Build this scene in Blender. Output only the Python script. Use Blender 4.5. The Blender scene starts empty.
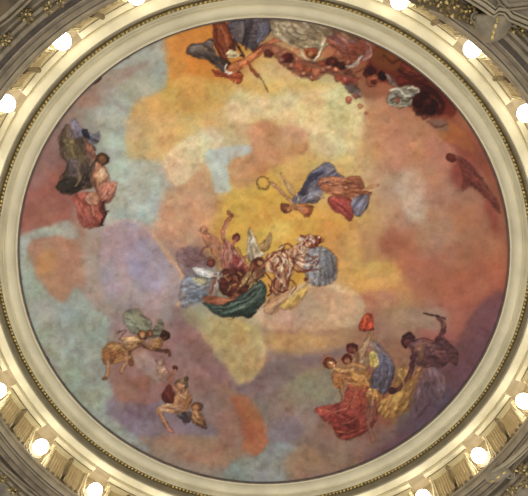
import bpy, bmesh, math, random
import numpy as np
from mathutils import Vector, Matrix
random.seed(7)
PI = math.pi
S = 5.0            # radius of the painted disc in metres
ZP = 16.0          # height of the painting above the stalls floor
col = bpy.context.scene.collection

# ------------------------------------------------------------------ camera
F = 634.85
CX, CY, CD = 0.012 * S, -0.887 * S, 2.442 * S
A_, B_, C_ = .303, .004, .013
ca, sa, cb, sb, cc, sc = math.cos(A_), math.sin(A_), math.cos(B_), math.sin(B_), math.cos(C_), math.sin(C_)
Rx = np.array([[1, 0, 0], [0, ca, -sa], [0, sa, ca]])
Ry = np.array([[cb, 0, sb], [0, 1, 0], [-sb, 0, cb]])
Rz = np.array([[cc, -sc, 0], [sc, cc, 0], [0, 0, 1]])
RC = Rz @ Rx @ Ry          # world -> (right, down, forward)
CAM = np.array([CX, CY, ZP - CD])

def at(px, py, z):
    """point on the horizontal plane at height z (below the painting) seen at a photo position"""
    d = RC.T @ np.array([(px - 264) / F, (py - 248) / F, 1.0])
    k = (ZP + z - CAM[2]) / d[2]
    p = CAM + d * k
    return Vector((p[0], p[1], ZP + z))

def pol(r, a, z):
    return Vector((r * math.cos(a), r * math.sin(a), ZP + z))

cam = bpy.data.cameras.new('camera')
cam.sensor_width = 36
cam.lens = F / 528 * 36
cam.clip_start = .05
cam.clip_end = 200
co = bpy.data.objects.new('camera', cam)
col.objects.link(co)
M = Matrix(((RC[0][0], -RC[1][0], -RC[2][0]), (RC[0][1], -RC[1][1], -RC[2][1]), (RC[0][2], -RC[1][2], -RC[2][2])))
co.matrix_world = Matrix.Translation(Vector(CAM)) @ M.to_4x4()
bpy.context.scene.camera = co

# ------------------------------------------------------------------ materials
def s2l(c):
    c = np.asarray(c, float)
    return np.where(c <= .04045, c / 12.92, ((c + .055) / 1.055) ** 2.4)

def hexl(h):
    return tuple(s2l([int(h[i:i + 2], 16) / 255 for i in (0, 2, 4)])) + (1,)

def mat(name, c, rough=.5, metal=0, var=.12, scale=6, bump=.0, dirt=None, spec=.5):
    m = bpy.data.materials.new(name)
    m.use_nodes = True
    nt = m.node_tree
    b = nt.nodes['Principled BSDF']
    b.inputs['Roughness'].default_value = rough
    b.inputs['Metallic'].default_value = metal
    b.inputs['Specular IOR Level'].default_value = spec
    tc = nt.nodes.new('ShaderNodeTexCoord')
    n = nt.nodes.new('ShaderNodeTexNoise')
    n.inputs['Scale'].default_value = scale
    n.inputs['Detail'].default_value = 6
    nt.links.new(tc.outputs['Object'], n.inputs['Vector'])
    r = nt.nodes.new('ShaderNodeValToRGB')
    base = hexl(c)
    dark = hexl(dirt) if dirt else tuple(v * (1 - 2 * var) for v in base[:3]) + (1,)
    lite = tuple(min(1, v * (1 + var)) for v in base[:3]) + (1,)
    r.color_ramp.elements[0].position = .32
    r.color_ramp.elements[0].color = dark
    r.color_ramp.elements[1].position = .62
    r.color_ramp.elements[1].color = lite
    nt.links.new(n.outputs['Fac'], r.inputs['Fac'])
    nt.links.new(r.outputs['Color'], b.inputs['Base Color'])
    if bump:
        bp = nt.nodes.new('ShaderNodeBump')
        bp.inputs['Strength'].default_value = bump
        bp.inputs['Distance'].default_value = .02
        nt.links.new(n.outputs['Fac'], bp.inputs['Height'])
        nt.links.new(bp.outputs['Normal'], b.inputs['Normal'])
    return m

CREAM = mat('cream_plaster', 'dacfaa', .55, var=.06, scale=2.5, bump=.1)
FRAME = mat('frame_plaster', 'c3b999', .5, var=.07, scale=1.6, bump=.1)
IVORY = mat('ivory_paint', 'd2c294', .5, var=.06, scale=5)
DULL = mat('drab_shade_paint', '7f755c', .6, var=.08, scale=5)  # carries the shade on the riser outside the bead rope
PANEL = mat('panel_paint', 'b8a070', .5, var=.07, scale=7)
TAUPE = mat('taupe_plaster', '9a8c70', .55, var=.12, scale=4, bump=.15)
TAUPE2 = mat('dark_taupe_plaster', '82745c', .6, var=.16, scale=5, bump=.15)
GROOVE = mat('umber_shade_paint', '5c4e42', .6, var=.15, scale=6)  # dark umber for painted-in shade lines, also the cornice groove
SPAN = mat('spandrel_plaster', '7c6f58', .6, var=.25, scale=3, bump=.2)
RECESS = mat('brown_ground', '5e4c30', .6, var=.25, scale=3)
FILLET = mat('highlight_paint', 'c9bda2', .5, var=.04)  # pale colour for the painted highlight line at the frame lip
NICHE = mat('tan_shade_paint', '9c8a66', .55, var=.08, scale=6)  # drum wall tan, also the painted shade of the lamp recesses
GOLD = mat('gilding', 'c8b070', .32, .75, var=.25, scale=14)
OLDGOLD = mat('aged_gilding', '8a7444', .42, .5, var=.3, scale=12)
BRONZE = mat('umber_gilding', '857250', .45, .3, var=.2, scale=12)

def emis(name, c, s):
    m = bpy.data.materials.new(name)
    m.use_nodes = True
    b = m.node_tree.nodes['Principled BSDF']
    b.inputs['Base Color'].default_value = (.9, .9, .88, 1)
    b.inputs['Roughness'].default_value = .15
    b.inputs['Emission Color'].default_value = c
    b.inputs['Emission Strength'].default_value = s
    return m
GLOW = emis('opal_glass', (1, .955, .88, 1), 12.0)

# ------------------------------------------------------------------ object helpers
def link(name, bm, m, parent=None, smooth=False, origin=None):
    me = bpy.data.meshes.new(name)
    bm.normal_update()
    bm.to_mesh(me)
    bm.free()
    me.materials.append(m)
    if smooth:
        for p in me.polygons:
            p.use_smooth = True
    o = bpy.data.objects.new(name, me)
    col.objects.link(o)
    if parent:
        o.parent = parent
    return o

def tag(o, label=None, cat=None, group=None, kind=None):
    if label: o['label'] = label
    if cat: o['category'] = cat
    if group: o['group'] = group
    if kind: o['kind'] = kind
    return o

def empty(name, loc, rz=0):
    o = bpy.data.objects.new(name, None)
    o.location = loc
    o.rotation_euler = (0, 0, rz)
    o.empty_display_size = .1
    col.objects.link(o)
    return o

def copy_tree(o, parent=None):
    c = o.copy()
    col.objects.link(c)
    c.parent = parent
    for ch in list(o.children):
        copy_tree(ch, c)
    return c

def sweep(bm, prof, a0=0, a1=2 * PI, n=288, caps=True, off=(0, 0, 0)):
    """revolve an (r, z) profile from angle a0 to a1; the profile is a closed loop for partial sweeps"""
    full = abs(a1 - a0 - 2 * PI) < 1e-6
    rings = []
    cnt = n if full else n + 1
    for i in range(cnt):
        a = a0 + (a1 - a0) * i / n
        rings.append([bm.verts.new((r * math.cos(a) + off[0], r * math.sin(a) + off[1], z + off[2])) for r, z in prof])
    m = len(prof)
    for i in range(n):
        A = rings[i]
        B = rings[(i + 1) % cnt]
        for j in range(m):
            k = (j + 1) % m
            bm.faces.new((A[j], A[k], B[k], B[j]))
    if not full and caps:
        bm.faces.new(rings[0])
        bm.faces.new(list(reversed(rings[-1])))
    bmesh.ops.recalc_face_normals(bm, faces=bm.faces)

def ring(name, prof, m, parent=None, smooth=False, n=288):
    """full ring whose profile is a closed section"""
    bm = bmesh.new()
    sweep(bm, prof, n=n)
    o = link(name, bm, m, parent, smooth)
    o.location = (0, 0, ZP) if not parent else (0, 0, 0)
    if smooth:
        o.data.polygons.foreach_set('use_smooth', [True] * len(o.data.polygons))
        md = o.modifiers.new('edges', 'EDGE_SPLIT')
        md.split_angle = math.radians(40)
    return o

def ball(bm, c, r, sx=1, sy=1, sz=1, u=10, v=6, rot=None):
    mt = Matrix.Translation(c) @ (rot.to_4x4() if rot else Matrix()) @ Matrix.Diagonal((r * sx, r * sy, r * sz, 1))
    bmesh.ops.create_uvsphere(bm, u_segments=u, v_segments=v, radius=1, matrix=mt)

def tube(bm, pts, rad, n=6):
    """tube along points; rad is a number or a list"""
    P = [Vector(p) for p in pts]
    R = rad if isinstance(rad, (list, tuple)) else [rad] * len(P)
    rings = []
    for i, p in enumerate(P):
        t = (P[min(i + 1, len(P) - 1)] - P[max(i - 1, 0)]).normalized()
        u = t.cross(Vector((0, 0, 1)))
        if u.length < .1: u = t.cross(Vector((1, 0, 0)))
        u.normalize()
        w = t.cross(u)
        rings.append([bm.verts.new(p + (u * math.cos(2 * PI * k / n) + w * math.sin(2 * PI * k / n)) * R[i]) for k in range(n)])
    for a, b in zip(rings, rings[1:]):
        for k in range(n):
            bm.faces.new((a[k], a[(k + 1) % n], b[(k + 1) % n], b[k]))
    bm.faces.new(rings[0]); bm.faces.new(list(reversed(rings[-1])))

# ------------------------------------------------------------------ brushwork (in chart units: 49 units = 1 m on the plaster)
SS = 2
CW, CH = 528 * SS, 496 * SS
gy, gx = np.mgrid[0:CH, 0:CW].astype(float)
gx = (gx + .5) / SS
gy = (gy + .5) / SS
_rng = np.random.RandomState(3)

def vnoise(x, y, seed):
    xi, yi = np.floor(x).astype(int), np.floor(y).astype(int)
    fx, fy = x - xi, y - yi
    fx, fy = fx * fx * (3 - 2 * fx), fy * fy * (3 - 2 * fy)
    t = np.random.RandomState(seed).rand(256, 256)
    g = lambda a, b: t[a & 255, b & 255]
    return (g(xi, yi) * (1 - fx) + g(xi + 1, yi) * fx) * (1 - fy) + (g(xi, yi + 1) * (1 - fx) + g(xi + 1, yi + 1) * fx) * fy

def fbm(x, y, sc, seed, octs=4):
    v, a, s = 0, .5, 0
    for i in range(octs):
        v = v + a * vnoise(x / sc + 17, y / sc + 31, seed + i)
        s += a
        a *= .55
        sc /= 2
    return v / s - .5

def rgbh(h):
    return np.array([int(h[i:i + 2], 16) / 255 for i in (0, 2, 4)])

def pts_of(s):
    return np.array([[float(v) for v in p.split(',')] for p in s.split()])

def smooth(P, closed, k=5):
    n = len(P)
    out = []
    for i in range(n if closed else n - 1):
        g = (lambda j: P[j % n]) if closed else (lambda j: P[min(max(j, 0), n - 1)])
        a, b, c, d = g(i - 1), g(i), g(i + 1), g(i + 2)
        for t in np.arange(k) / k:
            out.append(.5 * (2 * b + (c - a) * t + (2 * a - 5 * b + 4 * c - d) * t * t + (3 * b - a - 3 * c + d) * t ** 3))
    if not closed: out.append(P[-1])
    return np.array(out)

class Paint:
    pass
PT = Paint()

def win(P, pad):
    x0 = max(0, int((P[:, 0].min() - pad) * SS)); x1 = min(CW, int((P[:, 0].max() + pad) * SS) + 1)
    y0 = max(0, int((P[:, 1].min() - pad) * SS)); y1 = min(CH, int((P[:, 1].max() + pad) * SS) + 1)
    return slice(y0, y1), slice(x0, x1)

def dist_seg(x, y, P, closed):
    Q = np.roll(P, -1, 0) if closed else P[1:]
    A = P if closed else P[:-1]
    best = np.full(x.shape, 1e9)
    tt = np.zeros(x.shape)
    for i, (a, b) in enumerate(zip(A, Q)):
        d = b - a
        L = d @ d + 1e-9
        t = np.clip(((x - a[0]) * d[0] + (y - a[1]) * d[1]) / L, 0, 1)
        m = (x - a[0] - t * d[0]) ** 2 + (y - a[1] - t * d[1]) ** 2
        k = m < best
        best = np.where(k, m, best)
        tt = np.where(k, (i + t) / len(A), tt)
    return np.sqrt(best), tt

def lay(sl, alpha, c, tex=.10, shade=None):
    im = PT.im[sl]
    cc = rgbh(c)
    cc = (cc + (cc.mean() * np.array([1.08, .98, .90]) - cc) * PT.grey) * (1 + tex * PT.tex[sl][..., None] * 2)
    if shade is not None:
        cc = cc * shade[..., None] ** np.array([.85, 1.0, 1.08])
    PT.im[sl] = im + (cc - im) * alpha[..., None]

def poly(c, f, s, al=1., warp=0, tex=.1, sm=True):
    """a filled soft-edged patch of colour"""
    P = pts_of(s)
    if sm: P = smooth(P, True)
    sl = win(P, f + warp + 1)
    x = gx[sl] + warp * 2.4 * PT.wx[sl]
    y = gy[sl] + warp * 2.4 * PT.wy[sl]
    ins = np.zeros(x.shape, bool)
    Q = np.roll(P, -1, 0)
    for a, b in zip(P, Q):
        if a[1] == b[1]: continue
        cnd = (a[1] > y) != (b[1] > y)
        ins ^= cnd & (x < (b[0] - a[0]) * (y - a[1]) / (b[1] - a[1]) + a[0])
    d, _ = dist_seg(x, y, P, True)
    sd = np.where(ins, d, -d)
    t = np.clip(.5 + sd / max(f, .3), 0, 1)
    shade = None
    if PT.fig and len(P) > 12:
        m = P.mean(0)
        w, V = np.linalg.eigh(np.cov((P - m).T))
        ax = V[:, 1]
        big = math.sqrt(w[1]) + 1
        xx, yy = gx[sl], gy[sl]
        bend = 3.5 * PT.wx[sl]
        u = (xx - m[0]) * ax[0] + (yy - m[1]) * ax[1]
        v = -(xx - m[0]) * ax[1] + (yy - m[1]) * ax[0] + bend
        n = vnoise(u / 9 + 50, v / 2.1 + 50, int(abs(m[0]) * 7) % 997) - .5
        n = n + .6 * (vnoise(u / 5 + 50, v / 1.1 + 50, int(abs(m[1]) * 7) % 997) - .5)
        k = min(1, big / 5)
        shade = 1 + .62 * k * n - .24 * np.exp(-np.maximum(sd, 0) / 1.2) * k + .13 * np.clip(-((xx - m[0]) * .5 + (yy - m[1]) * .85) / big, -1, 1)
    lay(sl, t * t * (3 - 2 * t) * al, c, tex, shade)

def line(c, w, s, al=1., f=.8, taper=False, tex=.08, warp=0):
    """a brush stroke of width w"""
    P = smooth(pts_of(s), False)
    sl = win(P, w + f + 1 + warp)
    d, t = dist_seg(gx[sl] + warp * 2 * PT.wx[sl], gy[sl] + warp * 2 * PT.wy[sl], P, False)
    h = w / 2 * ((1 - t * .75) if taper else 1)
    shade = (1.08 - .35 * np.clip(d / (w / 2 + .1), 0, 1) ** 2) if (PT.fig and w >= 2.5) else None
    lay(sl, np.clip((h - d) / f + .5, 0, 1) * al, c, tex, shade)

def blob(c, f, x, y, rx, ry=None, ang=0, al=1., warp=0, tex=.1):
    ry = ry or rx
    P = np.array([[x - max(rx, ry), y - max(rx, ry)], [x + max(rx, ry), y + max(rx, ry)]])
    sl = win(P, f + warp + 1)
    u = gx[sl] + warp * 2.4 * PT.wx[sl] - x
    v = gy[sl] + warp * 2.4 * PT.wy[sl] - y
    a = math.radians(ang)
    p = (u * math.cos(a) + v * math.sin(a)) / rx
    q = (-u * math.sin(a) + v * math.cos(a)) / ry
    r = np.sqrt(p * p + q * q)
    t = np.clip(.5 + (1 - r) * min(rx, ry) / max(f, .3), 0, 1)
    shade = (1.12 - .32 * np.clip(r, 0, 1) ** 2 - .14 * (v + .5 * u) / max(rx, ry)) if (PT.fig and rx >= 2.2) else None
    lay(sl, t * t * (3 - 2 * t) * al, c, tex, shade)

BASE = '''
8a6a60 9a8880 9a8880 a0988a b08850 c9843c 6b4b45 8a6a58 9a8668 8a6450 704030 602818 501810 501810 501810
8a6a60 9a8880 9a8478 a8a694 c0a878 d2913c d69a4a d8b070 d8a870 a86848 8a4a34 6a3020 601c14 5a2018 501810
8a6a60 9a8478 a08c80 b0ac98 d0a860 dcb062 dcbc78 e0cf94 e2d29a dcd09a b88868 a8705a 6a2c20 8a4c34 6a3c34
8a6a60 927c74 a2a298 b8b090 dab47a dcba7e dcc48c e0cc94 e2ca92 e4d6a6 d0a880 b88062 a56a50 9a6040 6a3c34
8a6258 8a6a60 a0a498 b4b8a8 dcc090 dcc8a0 d8c494 d8b478 dcb878 e0c48a d0a878 c4967a a87464 8a4c40 6a3c34
8a6054 8a5a4c b0b2a4 b6bcac d8c4a4 d8a880 dab46c dcb65c dcb060 d8b070 d0a880 c0a088 b08874 a06c58 6a4038
94685c a07468 b4b0a4 b0a8a0 ccaa90 d0a480 dcb050 deb258 dcac58 d8a858 c89c70 ba9070 ac8068 a57458 96604e
98a090 b08468 aa9c92 a098a8 b09890 a87868 d09c4c dcae54 dca848 d09a58 c89468 ac745a a87460 a26c52 9a5c48
98a094 b0805f b09c90 9c98b0 a898a0 8898a0 8a7a5c cc9c50 d8a848 c8a070 d09e58 c08c5c ac7258 a46450 98584a
949e94 a0a698 aca094 a8908c a8908c a89c80 bca888 c4a482 c8a482 c89c70 a87860 a98c70 a87460 9c5c4c 7c4c4c
949e94 9aa094 9ca494 a0847a a0766c a07c76 c0a26c b8946c ba926e aa8268 a87c64 a0705c 98605a 785054 6c4c54
949e94 94a094 98a294 a8887c a0706a a08078 a88c74 988478 988a72 a8845c a06850 a07858 745458 64505c 5c4850
909c92 909c92 949c90 8a7c8c 8c7c84 948078 a07868 907c70 988878 9a6450 985848 9a7850 5c4c58 5c4850 5c4850
909c92 909c92 949c90 949490 988274 988072 a07868 8e8c82 907e70 907868 8a6c60 6c5658 5c4850 5c4850 5c4850
909c92 909c92 949c90 949490 988274 948a80 8c9488 8a948a 907868 8a7068 806860 6c5658 5c4850 5c4850 5c4850
'''

def painted(px, py):
    PT.grey = 0
    PT.fig = False
    PT.wx = fbm(gx, gy, 30, 11, 5)
    PT.wy = fbm(gx, gy, 30, 41, 5)
    PT.tex = fbm(gx * 1.0, gy * 1.3, 9, 77, 5)
    g = np.array([[rgbh(h) for h in r.split()] for r in BASE.strip().split('\n')])
    u = np.clip((gx + 26 * PT.wx - 30) / 34, 0, 13.999)
    v = np.clip((gy + 26 * PT.wy - 20) / 33, 0, 13.999)
    ui, vi = u.astype(int), v.astype(int)
    fu, fv = u - ui, v - vi
    fu, fv = (fu * fu * (3 - 2 * fu))[..., None], (fv * fv * (3 - 2 * fv))[..., None]
    PT.im = (g[vi, ui] * (1 - fu) + g[vi, ui + 1] * fu) * (1 - fv) + (g[vi + 1, ui] * (1 - fu) + g[vi + 1, ui + 1] * fu) * fv
    PT.im = PT.im * (1 + .05 * PT.tex[..., None])
    clouds()
    billows()
    # broken colour: warm and cool scumbles over the clouds
    n1, n2 = fbm(gx, gy, 16, 91, 4), fbm(gx, gy, 22, 95, 4)
    bil = .32 - np.abs(fbm(gx + 10 * PT.wx, gy + 10 * PT.wy, 34, 101, 4)) * 2
    n3 = fbm(gx + 14 * PT.wy, gy + 14 * PT.wx, 24, 111, 4)
    PT.im = PT.im * (1 + np.stack([.17 * n1 + .10 * bil + .11 * n3, .17 * n1 + .10 * bil - .08 * n3, .17 * n1 + .10 * bil - .10 * n3 - .20 * n2], -1))
    before = PT.im.copy()
    n4, n5, n6 = fbm(gx + gy, gy - gx, 11, 221, 3), fbm(gx, gy, 4.5, 231, 3), fbm(gx, gy, 8, 241, 3)
    PT.im = PT.im * (1 + np.stack([.045 * n5 + .04 * n4, .045 * n5 - .01 * n4, .045 * n5 - .04 * n4], -1))
    low = np.clip((gy - 240) / 140, 0, 1)
    PT.im = PT.im * (1.01 - .03 * low)[..., None]
    PT.grey = .26
    PT.fig = True
    figures()
    refine()
    PT.grey = 0
    PT.fig = False
    # loaded brush: figures get broken edges, folds and touches of light and dark
    diff = np.abs(PT.im - before).sum(-1)
    mask = np.clip(diff * 6, 0, 1)
    for _ in range(2):
        mask = (mask + np.roll(mask, 1, 0) + np.roll(mask, -1, 0) + np.roll(mask, 1, 1) + np.roll(mask, -1, 1)) / 5
    sx = fbm(gx, gy, 7, 131, 4) * 2.8 + fbm(gx, gy, 2.4, 141, 2) * 1.1
    sy = fbm(gx, gy, 7, 151, 4) * 2.8 + fbm(gx, gy, 2.4, 161, 2) * 1.1
    jx = np.clip(((gx + sx) * SS).astype(int), 0, CW - 1)
    jy = np.clip(((gy + sy) * SS).astype(int), 0, CH - 1)
    PT.im = PT.im[jy, jx]
    mask = mask[jy, jx]
    fold = 1 - 4 * np.abs(fbm(gx + 1.2 * gy, gy - .6 * gx, 7, 171, 3))
    spot = fbm(gx, gy, 3.2, 181, 3)
    tone = 1 + mask * (.16 * (fold - .55) + .22 * spot)
    hue = fbm(gx, gy, 5, 191, 3)
    PT.im = PT.im * tone[..., None] * (1 + mask[..., None] * np.stack([.10 * hue, 0 * hue, -.14 * hue], -1))
    blur = mask.copy()
    for _ in range(5):
        blur = (blur + np.roll(blur, 1, 0) + np.roll(blur, -1, 0) + np.roll(blur, 1, 1) + np.roll(blur, -1, 1)) / 5
    rim = np.clip(mask * (1 - blur) * 2.4, 0, 1) * (.6 + fbm(gx, gy, 9, 251, 2))
    PT.im = PT.im * (1 - rim[..., None] * np.array([.30, .42, .45]))
    glint = (fbm(gx, gy, 2.6, 201, 2) > .31) * mask
    PT.im = PT.im + (PT.im * .22 + .03) * glint[..., None]
    dark = (fbm(gx, gy, 3.4, 211, 3) < -.27) * mask
    PT.im = PT.im * (1 - .22 * dark[..., None])
    grain = _rng.rand(CH // 2, CW // 2).repeat(2, 0).repeat(2, 1) - .5
    PT.im = PT.im * .965
    im = np.clip(PT.im * (1 + .07 * grain[..., None]), 0, 1)
    x = np.clip(px * SS - .5, 0, CW - 1.001)
    y = np.clip(py * SS - .5, 0, CH - 1.001)
    xi, yi = x.astype(int), y.astype(int)
    fx, fy = (x - xi)[:, None], (y - yi)[:, None]
    o = (im[yi, xi] * (1 - fx) + im[yi, xi + 1] * fx) * (1 - fy) + (im[yi + 1, xi] * (1 - fx) + im[yi + 1, xi + 1] * fx) * fy
    return s2l(o)

def clouds():
    # open sky and the golden cloud bank, upper left
    poly('b2b6ac', 8, '100,75 130,50 160,36 168,50 168,66 165,88 145,98 128,113 124,143 130,160 158,164 165,180 175,188 160,205 150,232 120,215 108,185 108,150 95,125 100,100', .9, 5)
    poly('b6beb6', 8, '125,150 160,162 168,185 150,225 118,220 112,190 112,160', .7, 5)
    poly('a0826f', 12, '70,98 105,76 148,56 158,62 125,92 96,110', .55, 6)
    poly('ceA058'.lower(), 5, '167,88 145,98 128,113 124,143 130,160 158,164 200,150 215,120 215,88 190,80', .30, 4)
    poly('d88f40', 9, '164,42 180,28 215,14 250,14 235,80 210,84 190,75 170,84 166,62', .75, 5)
    poly('dab060', 10, '168,85 190,76 235,82 300,90 260,100 210,108 180,112', .5, 5)
    poly('e4d29c', 14, '230,96 290,86 345,82 362,110 362,150 335,165 300,140 290,120 250,118', .6, 6)
    poly('dcc8a2', 6, '160,165 175,186 188,181 200,166 207,150 228,146 210,125 185,135 170,150', .7, 4)
    poly('c0c8c2', 5, '206,151 228,147 246,146 254,152 230,160 226,170 229,190 217,191 210,172', .95, 2)
    poly('cc9570', 7, '229,162 248,155 254,130 262,122 272,126 282,128 292,124 305,132 308,148 296,158 270,168 255,184 232,190 226,172', .65, 4)
    blob('cf9c78', 6, 259, 132, 11, 10, al=.6, warp=3)
    blob('d2a884', 7, 293, 133, 13, 11, al=.55, warp=3)
    poly('d0a07c', 26, '168,190 210,180 222,200 215,232 190,250 168,240 152,225', .55, 6)
    # glow behind the chariot
    blob('dcae54', 34, 262, 228, 52, 44, al=.7, warp=8)
    blob('ecd070', 12, 278, 232, 12, 10, al=.7)
    blob('dcb05c', 14, 240, 200, 20, 16, al=.5, warp=5)
    # lavender cloud
    poly('ae9c9e', 8, '103,235 119,222 138,223 151,234 166,256 180,273 182,290 174,304 150,310 120,300 104,270', .75, 5)
    poly('a49fb0', 14, '130,246 150,240 166,256 172,276 160,292 140,286 128,266', .75, 6)
    blob('9c9e98', 9, 114, 272, 12, 10, al=.6, warp=5)
    line('d8a878', 3, '166,250 180,271 184,290 178,306', .6, 2.5)
    poly('a8938e', 10, '108,296 150,298 182,290 205,320 235,350 245,382 215,375 180,350 140,330 110,330', .5, 6)
    poly('b6a390', 8, '78,245 95,235 104,250 104,290 112,310 100,300 86,285', .5, 5)
    # left orange cloud and sky
    poly('b4846a', 9, '28,243 48,239 76,248 84,262 86,282 74,289 67,301 54,300 45,289 35,266', .85, 4)
    blob('c48a58', 9, 48, 262, 10, 12, al=.6, warp=3)
    poly('a0a99e', 10, '58,305 70,296 82,292 95,310 110,320 105,345 98,360 100,400 70,380 45,340 32,310 30,285 42,292', .7, 5)
    poly('a8b0a4', 5, '20,240 40,228 60,222 68,232 46,238 30,243 26,262 34,290 25,290', .8, 3)
    poly('a06658', 6, '18,222 25,190 45,165 62,180 72,205 62,228 44,226 28,240 20,236', .8, 4)
    poly('927a74', 10, '38,150 58,112 70,110 62,140 52,170 30,190', .6, 4)
    # figures faint in the sky, left
    line('a88078', 1.6, '44,340 52,344 58,352 66,360 72,372', .7)
    line('a88078', 1.6, '50,352 40,355 52,362 60,372 66,380', .7)
    line('ac8a80', 1.4, '48,335 56,338 62,346', .6)
    line('a88078', 1.2, '60,348 56,342 66,346', .6)
    # lower left clouds
    poly('a07468', 6, '108,366 112,352 128,345 150,352 166,372 164,389 160,402 140,406 122,404 110,392', .75, 4)
    blob('a86c58', 8, 138, 384, 10, 7, al=.6, warp=3)
    poly('baa096', 4, '134,356 146,352 156,362 163,376 160,384 148,376 136,366', .8, 2)
    poly('887a84', 5, '104,399 112,397 124,403 140,404 160,404 176,413 200,420 218,430 205,437 170,436 140,434 112,422 106,411', .8, 4)
    poly('a8866a', 8, '140,436 175,440 210,440 235,450 230,465 190,462 155,450', .5, 4)
    poly('9ea89e', 6, '95,395 104,402 106,414 116,426 138,438 150,452 130,445 105,425 90,405', .8, 2)
    # yellow green cloud and the orange stroke, lower centre
    poly('b8a47c', 8, '205,330 222,322 250,330 262,345 259,370 243,383 229,372 212,350', .8, 4)
    poly('cfa566', 9, '222,342 245,338 256,352 252,372 240,378 230,366', .6, 3)
    poly('a8a67c', 7, '184,308 196,312 214,326 216,342 204,338 188,322', .6, 3)
    poly('937a76', 7, '234,385 250,382 262,366 272,358 300,352 338,344 350,352 300,372 280,400 262,400 248,394', .6, 5)
    poly('a07870', 10, '170,340 200,335 226,368 232,388 200,380', .5, 5)
    poly('b4714e', 7, '233,397 246,396 256,408 264,426 268,442 258,456 243,450 249,430 240,410', .9, 3)
    poly('949c98', 6, '224,472 233,461 256,459 276,443 293,450 284,464 280,484 240,484', .9, 4)
    poly('867c84', 8, '268,425 290,415 305,430 285,444 268,440', .6, 4)
    poly('97967f', 9, '300,376 325,366 340,385 338,404 318,404 306,392', .7, 4)
    poly('a4886c', 8, '282,462 300,446 320,455 310,474 290,478', .5, 4)
    blob('a08c80', 14, 300, 410, 24, 14, al=.4, warp=6)
    # right hand side
    poly('ccab8c', 12, '292,300 305,288 330,283 350,290 362,300 366,316 340,328 310,330 285,322', .7, 5)
    poly('caa480', 8, '265,310 285,303 300,315 290,330 262,330', .6, 4)
    poly('b8836c', 8, '362,292 385,288 398,298 390,312 368,318 358,305', .7, 4)
    poly('d2a65c', 9, '346,266 365,262 386,264 400,270 396,284 372,286 352,290 344,282', .75, 4)
    poly('c8b096', 10, '396,186 412,178 424,192 422,216 404,212', .55, 5)
    poly('a8684c', 12, '378,240 400,232 412,244 402,258 384,256', .55, 5)
    poly('a46048', 14, '430,280 460,272 480,285 470,310 440,305', .4, 6)
    poly('ac7a62', 14, '440,200 480,180 500,220 495,260 460,240', .35, 7)
    poly('8a4438', 8, '455,160 468,166 484,186 498,216 494,238 484,200 470,186 458,190', .8, 4)
    poly('6a4a50', 8, '504,292 484,302 468,322 454,345 430,372 420,400 395,440 360,466 400,455 460,410 500,350', .75, 5)
    poly('a88a74', 7, '404,310 430,306 448,312 440,330 420,328 402,330', .65, 4)
    poly('b06a56', 9, '350,300 376,296 380,312 362,320 348,315', .4, 4)
    poly('55505e', 9, '405,400 425,385 450,395 430,425 405,438 395,425', .5, 5)
    line('c8a890', 4, '150,230 164,250 178,270 184,290 180,304', .5, 3)
    poly('8a6a68', 7, '184,250 200,248 214,256 212,270 196,272 186,264', .6, 4)
    poly('8a6660', 10, '172,304 190,308 208,330 226,356 232,380 214,376 192,350 176,328', .55, 6)
    line('d4b47c', 6, '236,322 254,332 264,350 260,368 246,380', .6, 5, warp=1)
    line('846a6a', 7, '262,384 240,388 232,384', .6, 5, warp=1)
    poly('7c6c74', 10, '262,352 290,346 318,350 290,362 266,376 256,384', .45, 6)
    poly('a04c38', 8, '232,398 244,402 252,420 256,440 246,446 240,420', .5, 4)
    line('dcc0a0', 7, '258,312 274,304 290,294 306,286 322,283 340,286 354,293 362,306', .65, 5, warp=2)
    poly('b8987c', 9, '290,306 320,296 344,300 352,318 330,330 300,330 284,320', .5, 5)
    line('a07c68', 5, '262,330 290,334 320,334 350,326 364,312', .55, 5, warp=2)
    poly('b89060', 9, '262,336 300,336 330,344 300,352 270,352', .4, 5)
    poly('8c5438', 8, '384,236 398,232 404,246 394,254 384,250', .5, 4)
    poly('c8a060', 9, '340,232 352,236 352,262 342,268 336,250', .5, 4)
    poly('9c5c44', 12, '404,268 430,262 450,274 440,292 414,290', .4, 6)
    poly('c49674', 12, '420,216 450,214 462,236 440,252 422,244', .4, 6)
    # the dark bank along the upper right rim
    poly('8c5038', 7, '330,30 370,38 400,58 430,80 470,130 495,180 506,230 492,190 470,150 440,120 425,118 400,98 372,100 350,85 338,60', .7, 5)
    poly('5a2016', 5, '380,44 405,55 435,78 455,108 448,122 430,116 415,112 410,98 398,88 376,80 366,64', .85, 4)
    poly('320e0c', 5, '412,88 424,84 438,92 444,108 436,120 424,118 412,106', .85, 3)
    poly('704020', 5, '372,50 390,48 400,60 396,70 380,68 370,60', .8, 3)
    poly('8a4c34', 5, '430,118 446,116 462,128 476,150 470,160 452,150 436,132', .7, 3)
    poly('a8683c', 6, '438,128 452,124 468,138 472,150 455,146 440,140', .7, 4)
    blob('7c6058', 4, 440, 126, 9, 6, 20, .7, 2)

def head(x, y, r, hair='2c1410', skin='9a5a3c', dx=0, dy=0):
    blob(hair, 1, x, y, r, r * .95)
    blob(skin, 1, x + dx, y + dy, r * .6, r * .6, al=.9)

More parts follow.
